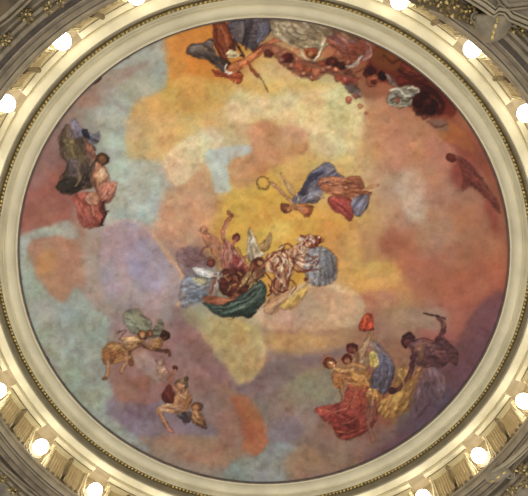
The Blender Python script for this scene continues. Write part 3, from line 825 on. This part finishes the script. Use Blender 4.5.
    line('a87048', 3, '184,388 184,393', .9, 1); line('c08c5c', 3, '196,412 198,417', .9, 1); line('5c3824', 1.4, '190,418 198,424 206,426', .7); blob('f0d4a8', .8, 184, 385, 1); blob('5c4028', 1, 186, 379, 2.6)
    # top rim
    line('1e1418', 1.6, '244,20 246,32 242,44', .6); line('8c8890', 1.2, '258,22 262,32 258,42', .5); line('302428', 1.5, '194,52 204,56 214,62', .6); line('a09088', 1.2, '192,48 200,47 206,50', .5)
    line('d87848', 1.2, '220,26 226,38 228,50', .6); line('4c1810', 1.4, '216,28 218,42 224,54', .7)
    for s in ('278,26 286,36 298,42', '290,22 298,32 308,36', '308,24 316,32 314,44', '322,30 328,38'):
        line('64543c', 1.3, s, .6)
    for s in ('282,22 290,32 302,38', '300,20 310,28', '316,28 324,36 320,46'):
        line('d0c4a0', 1.2, s, .6)
    for x, y, r in ((292, 66, 4), (304, 74, 3.4), (312, 78, 3), (324, 70, 3.4), (298, 60, 3), (330, 68, 3), (282, 60, 3), (336, 70, 3)):
        blob('a85438', 1.2, x, y, r, r * .8, al=.8); blob('dc9068', 1, x - .8, y - .8, r * .4, al=.7); line('5c1c14', 1.1, '%g,%g %g,%g' % (x - r, y + r * .6, x + r, y + r * .7), .6)
    line('d88860', 1.4, '338,36 346,42 350,50', .6); line('5c2c2c', 1.6, '330,44 340,52 350,54', .6); line('8c3c28', 1.4, '352,74 360,70 370,66', .6)
    for s in ('398,70 408,76 420,76', '410,90 420,96 430,92', '384,56 392,62 400,60', '420,84 430,88 440,98'):
        line('200a0a', 2, s, .5, 2)
    for s in ('404,72 412,70 420,74', '430,96 438,100 440,108', '376,56 384,60', '388,66 396,70'):
        line('a84c30', 1.5, s, .5, 1.5)
    line('7c4a3c', 2, '428,122 438,126 448,124', .6, 1.5)


def billows():
    """second sitting on the sky: clear cloud edges, open sky and the golden light"""
    # open sky at left
    poly('b9c0b0', 9, '106,118 128,104 130,120 126,140 130,160 158,164 164,182 156,204 150,226 132,222 120,218 108,226 104,206 112,192 118,182 112,166 106,150 100,132', .85, 4)
    poly('adb3a6', 10, '98,84 125,66 150,44 164,44 167,64 165,86 146,96 130,110 112,116 100,104', .65, 5)
    poly('9a7c70', 8, '76,104 100,80 130,66 148,62 128,80 108,92 92,108', .5, 4)
    poly('a4ada0', 9, '24,262 32,264 40,286 52,300 66,302 74,290 84,294 98,310 112,322 104,342 100,352 104,372 112,396 104,404 108,416 122,430 146,446 120,436 84,408 56,376 38,340 26,304', .75, 4)
    poly('a9afa2', 6, '22,240 34,232 56,224 70,222 78,238 68,240 48,236 30,243 26,256 32,282 26,282', .8, 3)
    # gold, upper left to centre
    poly('e0b264', 9, '166,90 188,76 212,80 236,88 226,104 200,112 170,116 140,120 130,112 146,98', .6, 5)
    poly('e4c486', 10, '128,118 160,112 200,114 224,108 216,126 190,134 176,150 170,162 132,158 127,140', .6, 5)
    poly('e8d4ac', 4, '162,164 168,152 182,140 200,132 216,132 226,142 214,146 206,150 200,166 190,178 180,186 172,184', .85, 4)
    poly('ecdcaa', 12, '226,102 260,96 300,90 336,84 356,92 364,110 362,140 352,150 330,150 312,134 296,124 270,122 250,118 236,122', .75, 6)
    poly('ecdaa0', 8, '300,100 330,92 350,100 352,120 330,132 306,120', .5, 4)
    poly('e2b460', 14, '240,84 262,76 300,80 330,84 300,92 262,94', .5, 5)
    poly('cbccbc', 5, '206,152 230,147 248,147 252,153 236,157 228,163 227,174 230,190 216,191 210,172', .8, 2)
    poly('d4a070', 5, '230,164 248,156 258,146 270,148 288,150 306,150 296,162 276,168 258,178 246,188 234,190', .55, 4)
    poly('dea87e', 12, '164,190 180,190 206,180 216,196 214,216 200,236 184,250 168,246 156,232', .5, 5)
    poly('e6c070', 12, '300,160 330,154 356,160 362,176 372,196 366,220 350,214 340,180 310,166', .5, 5)
    # right: salmon with a pale vertical light
    poly('c88e68', 14, '370,104 396,100 420,118 440,134 452,158 446,190 420,178 396,170 374,160', .5, 6)
    poly('d0b49a', 10, '400,176 414,170 428,184 430,208 420,222 406,208', .55, 5)
    poly('dcae6c', 8, '344,228 356,236 360,260 392,262 402,272 396,286 372,288 346,292 336,276 340,250', .55, 5)
    poly('b87a5c', 12, '380,232 404,226 416,240 404,258 388,258', .4, 5)
    poly('b4745a', 14, '404,262 440,250 476,236 500,240 502,276 480,296 452,306 420,300', .4, 7)
    # lavender cloud with a lit rim
    poly('b4a2a4', 5, '102,232 120,222 140,223 153,235 168,256 181,273 184,290 176,304 156,308 130,304 110,290 100,262', .6, 3)
    poly('a29eb0', 12, '128,250 142,240 158,252 168,270 164,288 148,294 134,280', .6, 5)
    line('d4b0a0', 3, '104,230 120,221 140,222 153,234', .5, 3)
    line('e0b48c', 3, '154,236 168,256 181,272 185,290 178,304', .7, 2.5)
    poly('94706a', 8, '186,252 196,246 206,252 204,262 190,268 182,262', .4, 4)
    # cream cloud below the team
    poly('cda888', 5, '256,318 268,308 286,300 298,290 318,284 334,287 352,292 364,304 362,318 344,328 316,330 290,328 268,332', .7, 4)
    line('e4caa4', 4, '262,312 278,304 292,296 300,289 318,284 336,287 352,293', .6, 3, warp=1)
    poly('d2a868', 8, '270,338 300,334 330,340 350,346 320,354 290,352 268,350', .45, 4)
    # round yellow green cloud
    poly('c4a870', 4, '204,320 222,316 244,324 258,336 263,352 260,368 248,380 238,380 226,366 212,348 202,334', .65, 3)
    line('dcc088', 4, '236,322 252,332 262,346 262,362 252,378', .6, 3, warp=1)
    poly('a8aa84', 6, '184,306 200,308 214,322 210,336 196,328 184,318', .5, 3)
    poly('8c6664', 8, '166,318 182,322 200,338 214,354 228,376 220,384 200,366 182,348 164,336', .5, 5)
    poly('806c70', 7, '236,386 252,384 266,372 280,362 310,354 340,348 348,354 312,368 286,384 270,396 250,396', .45, 4)
    poly('b87450', 7, '234,396 246,396 258,412 266,430 268,444 258,456 248,448 250,430 242,412', .5, 3)
    poly('a88468', 12, '160,440 190,434 216,440 232,452 220,466 190,462', .4, 5)


# ------------------------------------------------------------------ the painting
def build_painting(parent):
    st = .0205
    lim = S + .03
    n = int(2 * lim / st) + 1
    xs = -lim + np.arange(n) * st
    X, Y = np.meshgrid(xs, xs)
    inside = (X ** 2 + Y ** 2) < lim ** 2
    idx = -np.ones(X.shape, int)
    idx[inside] = np.arange(inside.sum())
    q = np.stack([idx[:-1, :-1], idx[:-1, 1:], idx[1:, 1:], idx[1:, :-1]], -1).reshape(-1, 4)
    q = q[(q >= 0).all(1)]
    q = q[:, ::-1]                       # face down
    vx, vy = X[inside], Y[inside]
    P = np.stack([vx - CAM[0], vy - CAM[1], np.full(vx.shape, ZP - CAM[2])], 1) @ RC.T
    cx = 264 + F * P[:, 0] / P[:, 2]
    cy = 248 + F * P[:, 1] / P[:, 2]
    rgb = painted(cx, cy)
    me = bpy.data.meshes.new('painted_canvas')
    me.vertices.add(len(vx))
    me.vertices.foreach_set('co', np.stack([vx, vy, np.zeros_like(vx)], 1).ravel())
    me.loops.add(q.size)
    me.loops.foreach_set('vertex_index', q.ravel())
    me.polygons.add(len(q))
    me.polygons.foreach_set('loop_start', np.arange(0, q.size, 4))
    me.update(calc_edges=True)
    ca_ = me.color_attributes.new('paint', 'FLOAT_COLOR', 'POINT')
    ca_.data.foreach_set('color', np.concatenate([rgb, np.ones((len(rgb), 1))], 1).ravel())
    m = bpy.data.materials.new('oil_paint_on_plaster')
    m.use_nodes = True
    nt = m.node_tree
    b = nt.nodes['Principled BSDF']
    b.inputs['Roughness'].default_value = .75
    b.inputs['Specular IOR Level'].default_value = .2
    a = nt.nodes.new('ShaderNodeVertexColor')
    a.layer_name = 'paint'
    tc = nt.nodes.new('ShaderNodeTexCoord')
    nz = nt.nodes.new('ShaderNodeTexNoise')
    nz.inputs['Scale'].default_value = 9
    nz.inputs['Detail'].default_value = 8
    nt.links.new(tc.outputs['Object'], nz.inputs['Vector'])
    mx = nt.nodes.new('ShaderNodeMixRGB')
    mx.blend_type = 'OVERLAY'
    mx.inputs['Fac'].default_value = .05
    nt.links.new(a.outputs['Color'], mx.inputs['Color1'])
    nt.links.new(nz.outputs['Fac'], mx.inputs['Color2'])
    nt.links.new(mx.outputs['Color'], b.inputs['Base Color'])
    me.materials.append(m)
    o = bpy.data.objects.new('painted_canvas', me)
    col.objects.link(o)
    o.parent = parent
    return o

root = empty('ceiling_painting', (0, 0, ZP))
tag(root, 'large round ceiling painting of figures on golden and mauve clouds in a cream frame', 'painting')
canvas = build_painting(root)
# broad cream frame roll
prof = [(5.06, .05), (4.99, .02), (4.985, -.03), (5.0, -.05), (5.03, -.05), (5.045, -.09), (5.10, -.135), (5.155, -.15), (5.20, -.14), (5.23, -.105),
        (5.255, -.11), (5.27, -.16), (5.285, -.195), (5.305, -.20), (5.33, -.20), (5.36, -.19), (5.42, -.15), (5.42, .05)]
fr = ring('frame', prof, FRAME, root, True)
ring('highlight_fillet', [(4.985, -.045), (4.985, -.060), (4.995, -.064), (5.006, -.060), (5.006, -.045)], FILLET, root)  # pale ring standing in for a highlight along the frame lip
ring('shadow_fillet', [(4.962, -.0), (4.962, -.03), (4.986, -.045), (4.986, -.0)], GROOVE, root)  # dark ring painted in as the shadow gap around the canvas
# gilded rope of beads
bm = bmesh.new()
NB = 400
for i in range(NB):
    a = 2 * PI * i / NB
    ball(bm, (5.335 * math.cos(a), 5.335 * math.sin(a), -.215), .038, 1, .8, .8, 6, 4, Matrix.Rotation(a + .5, 3, 'Z'))
br = link('bead_rope', bm, GOLD, root, True)
bm = bmesh.new()
sweep(bm, [(5.305, -.19), (5.31, -.212), (5.365, -.212), (5.365, -.19)])
link('bead_channel', bm, OLDGOLD, root)

# ------------------------------------------------------------------ the setting: drum and cornice rings
def structure(name, prof, m, smooth=False):
    o = ring(name, prof, m, None, smooth)
    tag(o, kind='structure')
    return o
# riser with shade put in its colour + bright soffit between frame and frieze
structure('trim_1', [(5.372, -.10), (5.372, -.385), (5.38, -.40), (5.40, -.405), (5.41, -.36), (5.41, -.10)], DULL)
structure('trim_5', [(5.405, -.34), (5.405, -.41), (5.42, -.42), (5.55, -.44), (5.57, -.43), (5.575, -.41), (5.595, -.405), (5.595, -.34)], CREAM)
structure('trim_14', [(5.593, -.36), (5.593, -.405), (5.66, -.42), (5.72, -.465), (5.90, -.50), (5.90, -.36)], NICHE)  # recess at the lamps, its shade put into the darker colour
# drum wall behind the frieze panels
structure('trim_6', [(5.872, -.495), (5.872, -1.36), (5.96, -1.36), (5.96, -.495)], NICHE)
# cornice below the frieze
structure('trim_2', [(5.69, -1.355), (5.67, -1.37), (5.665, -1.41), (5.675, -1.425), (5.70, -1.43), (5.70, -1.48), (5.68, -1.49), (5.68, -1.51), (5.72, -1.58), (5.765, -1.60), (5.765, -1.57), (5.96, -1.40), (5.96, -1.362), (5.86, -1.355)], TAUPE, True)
structure('trim_13', [(5.76, -1.56), (5.76, -1.64), (5.745, -1.65), (5.745, -1.67), (5.775, -1.70), (5.79, -1.745), (5.815, -1.755), (5.815, -1.735), (5.822, -1.79), (5.848, -1.80), (5.852, -1.74), (5.96, -1.60), (5.96, -1.42)], TAUPE2, True)  # darker taupe stands in for shading between the mouldings
structure('trim_15', [(5.716, -1.56), (5.716, -1.588), (5.73, -1.592), (5.73, -1.56)], GROOVE)  # thin dark ring drawn in as a shade line of the moulding
structure('trim_16', [(5.783, -1.70), (5.785, -1.745), (5.80, -1.752), (5.80, -1.70)], GROOVE)  # second painted shade line, lower on the cornice
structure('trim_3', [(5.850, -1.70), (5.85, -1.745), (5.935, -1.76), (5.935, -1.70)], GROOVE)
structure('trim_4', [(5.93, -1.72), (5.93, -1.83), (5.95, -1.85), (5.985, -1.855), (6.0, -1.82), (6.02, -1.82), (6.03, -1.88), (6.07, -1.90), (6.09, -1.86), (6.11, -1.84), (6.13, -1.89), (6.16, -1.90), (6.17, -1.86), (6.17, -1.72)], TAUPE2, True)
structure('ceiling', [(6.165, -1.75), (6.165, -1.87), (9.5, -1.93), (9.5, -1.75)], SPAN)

# ------------------------------------------------------------------ frieze bays
N = 24
ST = 2 * PI / N
PH = -2.22
def lamp_angle(k): return PH - k * ST

def arc_box(bm, r0, r1, z0, z1, a0, a1, n=6):
    b2 = bmesh.new()
    sweep(b2, [(r0, z0), (r0, z1), (r1, z1), (r1, z0)], a0, a1, n)
    me = bpy.data.meshes.new('t'); b2.to_mesh(me); b2.free()
    bm.from_mesh(me); bpy.data.meshes.remove(me)

def fluted_bm(a0, a1):
    """a panel whose face is a row of rounded reeds"""
    bm = bmesh.new()
    nf, sub = 6, 6
    zt, zb = -.655, -1.315
    pts = []
    for i in range(nf):
        for j in range(sub):
            t = (i + j / sub) / nf
            d = math.sin(PI * j / sub)
            pts.append((a0 + (a1 - a0) * t, 5.745 - .013 * d))
    pts.append((a1, 5.745))
    top = [bm.verts.new((r * math.cos(a), r * math.sin(a), zt)) for a, r in pts]
    bot = [bm.verts.new((r * math.cos(a), r * math.sin(a), zb)) for a, r in pts]
    tb = [bm.verts.new((5.868 * math.cos(a), 5.868 * math.sin(a), zt)) for a, r in pts]
    bb = [bm.verts.new((5.868 * math.cos(a), 5.868 * math.sin(a), zb)) for a, r in pts]
    for i in range(len(pts) - 1):
        bm.faces.new((top[i], top[i + 1], bot[i + 1], bot[i]))
        bm.faces.new((top[i], tb[i], tb[i + 1], top[i + 1]))
        bm.faces.new((bot[i], bot[i + 1], bb[i + 1], bb[i]))
        bm.faces.new((tb[i], bb[i], bb[i + 1], tb[i + 1]))
    bm.faces.new((top[0], bot[0], bb[0], tb[0]))
    bm.faces.new((top[-1], tb[-1], bb[-1], bot[-1]))
    bmesh.ops.recalc_face_normals(bm, faces=bm.faces)
    return bm

D = math.radians
def make_bay():
    """one bay of the frieze, centred on angle 0 of its own axis (the hall's axis)"""
    r = empty('frieze_bay', (0, 0, ZP))
    # two stepped ledges above the panels
    bm = bmesh.new()
    arc_box(bm, 5.60, 5.725, -.40, -.49, D(-5.6), D(5.6), 10)
    link('ledge', bm, CREAM, r)
    bm = bmesh.new()
    arc_box(bm, 5.715, 5.868, -.46, -.60, D(-5.2), D(5.2), 10)
    link('ledge', bm, IVORY, r)
    bm = bmesh.new()
    arc_box(bm, 5.700, 5.716, -.485, -.505, D(-5.4), D(5.4), 10)
    link('gilt_line', bm, BRONZE, r)
    for s in (-1, 1):
        a0, a1 = (D(.55), D(4.25)) if s > 0 else (D(-4.25), D(-.55))
        link('fluted_panel', fluted_bm(a0, a1), PANEL, r, False)
        bm = bmesh.new()
        e = D(.22)
        arc_box(bm, 5.715, 5.868, -.60, -.655, a0, a1, 5)
        arc_box(bm, 5.715, 5.868, -1.30, -1.355, a0 - e * 0, a1, 5)
        arc_box(bm, 5.715, 5.868, -.60, -1.355, a0 - e, a0, 1)
        arc_box(bm, 5.715, 5.868, -.60, -1.355, a1, a1 + e, 1)
        link('panel_border', bm, IVORY, r)
        # curved gilded lip towards the lamp
        bm = bmesh.new()
        pts = []
        for i in range(9):
            t = i / 8
            z = -.58 - .76 * t
            a = s * (D(4.62) + D(.75) * math.sin(PI * t * .5) ** 2)
            rr = 5.725
            pts.append((rr * math.cos(a), rr * math.sin(a), z))
        tube(bm, pts, .018, 6)
        link('gilt_edge', bm, IVORY, r, True)
        for j in range(3):
            a = s * D(1.1 + 1.35 * j)
            bm = bmesh.new()
            ball(bm, (5.70 * math.cos(a), 5.70 * math.sin(a), -1.30), .042, .8, 1.2, .9, 8, 6, Matrix.Rotation(a, 3, 'Z'))
            link('gilt_bud', bm, BRONZE, r, True)
    # bronze bracket between the two panels: scroll head and tapering stem
    bm = bmesh.new()
    ball(bm, (5.69, 0, -.645), .065, .9, .8, 1.0, 10, 8)
    tube(bm, [(5.70, 0, -.66), (5.715, 0, -.85), (5.725, 0, -1.1), (5.70, 0, -1.33)], [.045, .06, .05, .06], 8)
    link('bracket', bm, BRONZE, r, True)
    return r

def make_lamp():
    r = empty('globe_lamp', (5.69, 0, ZP - .975))
    bm = bmesh.new()
    bmesh.ops.create_uvsphere(bm, u_segments=28, v_segments=18, radius=.155)
    link('globe', bm, GLOW, r, True)
    # wall rose and collar behind the globe
    bm = bmesh.new()
    prof = [(.001, .18), (.24, .18), (.25, .168), (.23, .155), (.19, .15), (.14, .135), (.11, .11), (.10, .09), (.001, .09)]
    n = 24
    rr = [[bm.verts.new((x + .0, p * math.cos(2 * PI * i / n), p * math.sin(2 * PI * i / n))) for i in range(n)] for p, x in prof if p > 0]
    for a, b in zip(rr, rr[1:]):
        for i in range(n):
            bm.faces.new((a[i], a[(i + 1) % n], b[(i + 1) % n], b[i]))
    bm.faces.new(rr[0]); bm.faces.new(list(reversed(rr[-1])))
    bmesh.ops.recalc_face_normals(bm, faces=bm.faces)
    link('wall_rose', bm, TAUPE, r, True)
    bm = bmesh.new()
    C2 = [(.145 + .0 * i, .19 * math.cos(2 * PI * i / 24), .19 * math.sin(2 * PI * i / 24)) for i in range(25)]
    tube(bm, C2, [.016 if i % 2 else .011 for i in range(25)], 6)
    link('gilt_collar', bm, BRONZE, r, True)
    return r

LAMP_LABEL = {
    0: 'glowing white globe lamp, upper left, second from the left edge, clipped by the cornice',
    1: 'glowing white globe lamp at the left picture edge, upper half',
    -1: 'glowing white globe lamp cut by the top picture edge, left one of two',
    -4: 'glowing white globe lamp cut by the top picture edge, right one of two',
    -5: 'glowing white globe lamp in the upper right, beside the grey plaster scroll',
    -6: 'glowing white globe lamp at the right picture edge, upper half',
    5: 'glowing white globe lamp cut by the left picture edge, lower half',
    6: 'whole glowing white globe lamp nearest the lower left corner',
    7: 'glowing white globe lamp at the bottom picture edge, left one of two',
    12: 'glowing white globe lamp cut by the bottom picture edge, right one of two',
    13: 'whole glowing white globe lamp nearest the lower right corner',
    14: 'glowing white globe lamp at the right picture edge, lower half'}
BAY_LABEL = {
    0: 'cream frieze bay in the upper left, between the two globe lamps nearest that corner',
    -1: 'cream frieze bay at the top left, running up to the top edge lamp',
    -5: 'cream frieze bay at the top right, between top edge lamp and scroll lamp',
    -6: 'cream frieze bay in the upper right, below the lamp beside the grey scroll',
    5: 'fluted cream frieze bay in the lower left, between left edge lamp and whole lamp',
    6: 'fluted cream frieze bay between the two globe lamps nearest the lower left corner',
    12: 'fluted cream frieze bay left of the lower right corner lamp, by the bottom edge',
    13: 'fluted cream frieze bay right of the lower right corner lamp, by the right edge',
    1: 'sliver of cream frieze bay at the left edge, below the upper left edge lamp',
    -7: 'sliver of cream frieze bay at the right edge, below the upper right edge lamp',
    4: 'sliver of cream frieze bay at the left edge, above the lower left edge lamp',
    7: 'sliver of cream frieze bay at the bottom edge, right of the left bottom lamp',
    11: 'sliver of cream frieze bay at the bottom edge, left of the right bottom lamp',
    14: 'sliver of cream frieze bay at the right edge, above the lower right edge lamp'}
bay0, lamp0 = make_bay(), make_lamp()
for k in range(N):
    kk = k if k < 17 else k - 24
    first = k == 0
    a = lamp_angle(k) - ST / 2
    b = bay0 if first else copy_tree(bay0)
    b.rotation_euler = (0, 0, a)
    tag(b, BAY_LABEL.get(kk, 'cream fluted frieze bay outside the picture'), 'frieze', 'fluted frieze bays around the drum')
    l = lamp0 if first else copy_tree(lamp0)
    a = lamp_angle(k)
    l.location = (5.69 * math.cos(a), 5.69 * math.sin(a), ZP - .975)
    l.rotation_euler = (0, 0, a)
    tag(l, LAMP_LABEL.get(kk, 'white globe lamp outside the picture'), 'lamp', 'globe lamps around the drum')

# ------------------------------------------------------------------ corners beyond the cornice
def slab(name, px, z0, z1, m):
    """flat plaster field with the outline taken on the plane z0"""
    bm = bmesh.new()
    lo = [bm.verts.new(at(x, y, z0)) for x, y in px]
    hi = [bm.verts.new(at(x, y, z0) + Vector((0, 0, z1 - z0))) for x, y in px]
    bm.faces.new(lo); bm.faces.new(hi)
    for i in range(len(lo)):
        j = (i + 1) % len(lo)
        bm.faces.new((lo[i], lo[j], hi[j], hi[i]))
    bmesh.ops.recalc_face_normals(bm, faces=bm.faces)
    return tag(link(name, bm, m), kind='structure')

def moulding(name, px, z, m, rad=.035, rows=3, gap=.06):
    """parallel rounded fillets following a line on the spandrel"""
    P = [at(x, y, z) for x, y in px]
    bm = bmesh.new()
    for k in range(rows):
        Q = []
        for i, p in enumerate(P):
            t = (P[min(i + 1, len(P) - 1)] - P[max(i - 1, 0)]).normalized()
            Q.append(p + Vector((-t.y, t.x, 0)) * gap * k + Vector((0, 0, -.02 * (k % 2))))
        tube(bm, Q, rad * (1 if k % 2 else .7), 8)
    return tag(link(name, bm, m, None, True), kind='structure')

def gilded_scroll(px, py, size, ang, label, flip=1, z=-1.885, leaves=9):
    """acanthus scroll in relief: spiral stem, leaves along it, berries in the eye"""
    r = empty('gilded_scroll', at(px, py, z))
    r.rotation_euler = (0, 0, ang)
    tag(r, label, 'ornament', 'gilded leaf scrolls on the plaster')
    pts, rad = [], []
    for i in range(26):
        t = i / 25
        a = t * 2.6 * PI * flip
        q = size * (1 - .82 * t) * .55
        pts.append((q * math.cos(a) - size * .1, q * math.sin(a), -.015 - .03 * t))
        rad.append(size * (.055 * (1 - .5 * t)))
    bm = bmesh.new()
    tube(bm, pts, rad, 7)
    link('stem', bm, OLDGOLD, r, True)
    for i in range(leaves):
        t = i / leaves * .75
        a = t * 2.6 * PI * flip
        q = size * (1 - .82 * t) * .55 + size * .13 * (1 if i % 2 else -.6)
        bm = bmesh.new()
        for j in (-1, 0, 1):      # three-lobed leaf
            aa = a + flip * (.5 + j * .35)
            c = (q * math.cos(a) - size * .1 + size * .10 * math.cos(aa), q * math.sin(a) + size * .10 * math.sin(aa), -.02 - .012 * (j == 0))
            ball(bm, c, size * .15, 1.2, .6, .4, 8, 6, Matrix.Rotation(aa, 3, 'Z'))
        link('leaf', bm, GOLD if i % 3 == 2 else OLDGOLD, r, True)
    bm = bmesh.new()
    ball(bm, (-size * .1, 0, -.05), size * .1, 1, 1, .8)
    link('berry', bm, GOLD, r, True)
    return r

# upper left: brown sunken field, its border and scattered gilding
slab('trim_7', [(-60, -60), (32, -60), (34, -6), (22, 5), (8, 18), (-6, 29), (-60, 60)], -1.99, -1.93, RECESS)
moulding('trim_8', [(58, -30), (36, -6), (24, 6), (10, 19), (-6, 31), (-40, 52)], -1.98, TAUPE2, .03, 2, .07)
gilded_scroll(28, 15, 0.18, .6, 'small gilded leaf scroll nearest the upper left corner, beside the brown field')
gilded_scroll(48, 9, 0.14, 2.2, 'tiny gilded leaf scroll by the top edge, right of the upper left corner', -1)
gilded_scroll(8, 40, 0.15, -.4, 'tiny gilded leaf scroll on the left edge, below the brown field', -1)
gilded_scroll(62, 2, 0.13, 1.2, 'gilded leaf scroll cut by the top edge, farthest from the upper left corner')
# upper right: straight beam moulding with a break, plaster shell and gilding
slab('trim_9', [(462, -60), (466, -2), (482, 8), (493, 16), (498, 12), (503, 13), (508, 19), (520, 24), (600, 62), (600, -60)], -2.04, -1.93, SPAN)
moulding('trim_10', [(455, -10), (466, -1), (482, 9), (493, 17), (499, 13), (504, 14), (509, 20), (530, 29), (560, 44)], -2.06, TAUPE, .028, 3, -.06)
moulding('trim_11', [(486, -20), (500, 4), (507, 10), (540, 6)], -2.08, TAUPE2, .03, 2, -.06)
gilded_scroll(425, 1, 0.18, .3, 'gilded leaf scroll at the top edge, leftmost of the upper right gilding')
gilded_scroll(440, 4, 0.19, 1.5, 'gilded leaf scroll, second from the left in the upper right gilding', -1)
gilded_scroll(455, 8, 0.23, .2, 'largest gilded leaf scroll in the upper right, midway to the grey plaster scroll')
gilded_scroll(468, 12, 0.19, 2.4, 'gilded leaf scroll, fourth from the left, above the grey plaster scroll', -1)
gilded_scroll(476, 19, 0.17, .9, 'small gilded leaf scroll touching the top of the grey plaster scroll')
gilded_scroll(515, 25, 0.19, .1, 'gilded leaf scroll right of the grey plaster scroll, near the right edge')
gilded_scroll(524, 29, 0.18, 1.7, 'gilded leaf scroll cut by the right edge in the upper right', -1)

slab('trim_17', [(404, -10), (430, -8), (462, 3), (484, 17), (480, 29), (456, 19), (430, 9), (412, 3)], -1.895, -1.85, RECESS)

def plaster_scroll(P0, P1, w0, w1, z, label, buds):
    """a hanging console: fluted cone rolled over at its wide end"""
    a, b = at(*P0, z), at(*P1, z)
    L = (b - a).length
    r = empty('plaster_scroll', a, math.atan2(b.y - a.y, b.x - a.x))
    tag(r, label, 'ornament')
    bm = bmesh.new()
    rings = []
    n, m = 14, 20
    for i in range(n + 1):
        t = i / n
        w = (w0 + (w1 - w0) * math.sin(t * PI / 2)) * math.sqrt(max(.02, 1 - (1 - min(1, t / .35)) ** 2)) * (1 if t < .93 else .85)
        rings.append([bm.verts.new((L * t, w * math.cos(PI * j / m) * (1 + .03 * math.cos(8 * PI * j / m)), .04 - (.02 + w * .62) * math.sin(PI * j / m) * (1 + .05 * math.cos(10 * PI * j / m)))) for j in range(m + 1)])
    for p, q in zip(rings, rings[1:]):
        for j in range(m):
            bm.faces.new((p[j], q[j], q[j + 1], p[j + 1]))
    bm.faces.new(rings[0]); bm.faces.new(rings[-1])
    bmesh.ops.recalc_face_normals(bm, faces=bm.faces)
    link('shell', bm, TAUPE2, r, True)
    for s in (-1, 1):
        bm = bmesh.new()
        pts = []
        for i in range(18):
            q = .085 * (1 - .7 * i / 17)
            pts.append((L - .02 + q * math.cos(i * .5) - .05, s * (w1 * .82 + q * math.sin(i * .5)), -.05))
        tube(bm, pts, .02, 6)
        link('volute', bm, TAUPE2, r, True)
    for i in range(buds):
        t = .2 + .6 * i / max(1, buds - 1)
        bm = bmesh.new()
        w = w0 + (w1 - w0) * t
        ball(bm, (L * t, 0, .02 - w * .66), .035, 1.3, .8, .6)
        link('gilt_bud', bm, GOLD, r, True)
    return r
plaster_scroll((489, 43), (494, 15), .16, .34, -1.89, 'grey plaster scroll bracket with gilt buds hanging over the upper right cornice', 4)
plaster_scroll((487, 482), (506, 466), .12, .21, -1.86, 'grey plaster scroll bracket beyond the cornice in the lower right corner', 3)
gilded_scroll(524, 468, 0.23, -.6, 'gilded leaf scroll at the right edge, above the lower right corner', 1)
gilded_scroll(526, 484, 0.18, .5, 'gilded leaf scroll cut by the right edge, closest to the lower right corner', -1)
gilded_scroll(511, 491, 0.18, 2.0, 'gilded leaf scroll by the bottom edge, left of the lower right corner')
gilded_scroll(3, 479, 0.14, 2.0, 'faint gilded leaf scroll on the left edge above the lower left corner')
gilded_scroll(14, 491, 0.14, .8, 'faint gilded leaf scroll on the bottom edge beside the lower left corner', -1)
moulding('trim_18', [(494, 474), (508, 466), (520, 456), (534, 442)], -1.92, TAUPE, .035, 2, -.09)
moulding('trim_12', [(-10, 452), (8, 470), (24, 484), (44, 500)], -1.93, TAUPE2, .022, 2, .06)


# ------------------------------------------------------------------ light
w = bpy.data.worlds.new('hall_light')
bpy.context.scene.world = w
w.use_nodes = True
w.node_tree.nodes['Background'].inputs[0].default_value = (1.0, .985, .955, 1)
w.node_tree.nodes['Background'].inputs[1].default_value = .98

sc_ = bpy.context.scene
sc_.view_settings.view_transform = 'Standard'
sc_.view_settings.look = 'None'
sc_.view_settings.exposure = 0
sc_.view_settings.gamma = 1
sc_.view_settings.use_curve_mapping = False
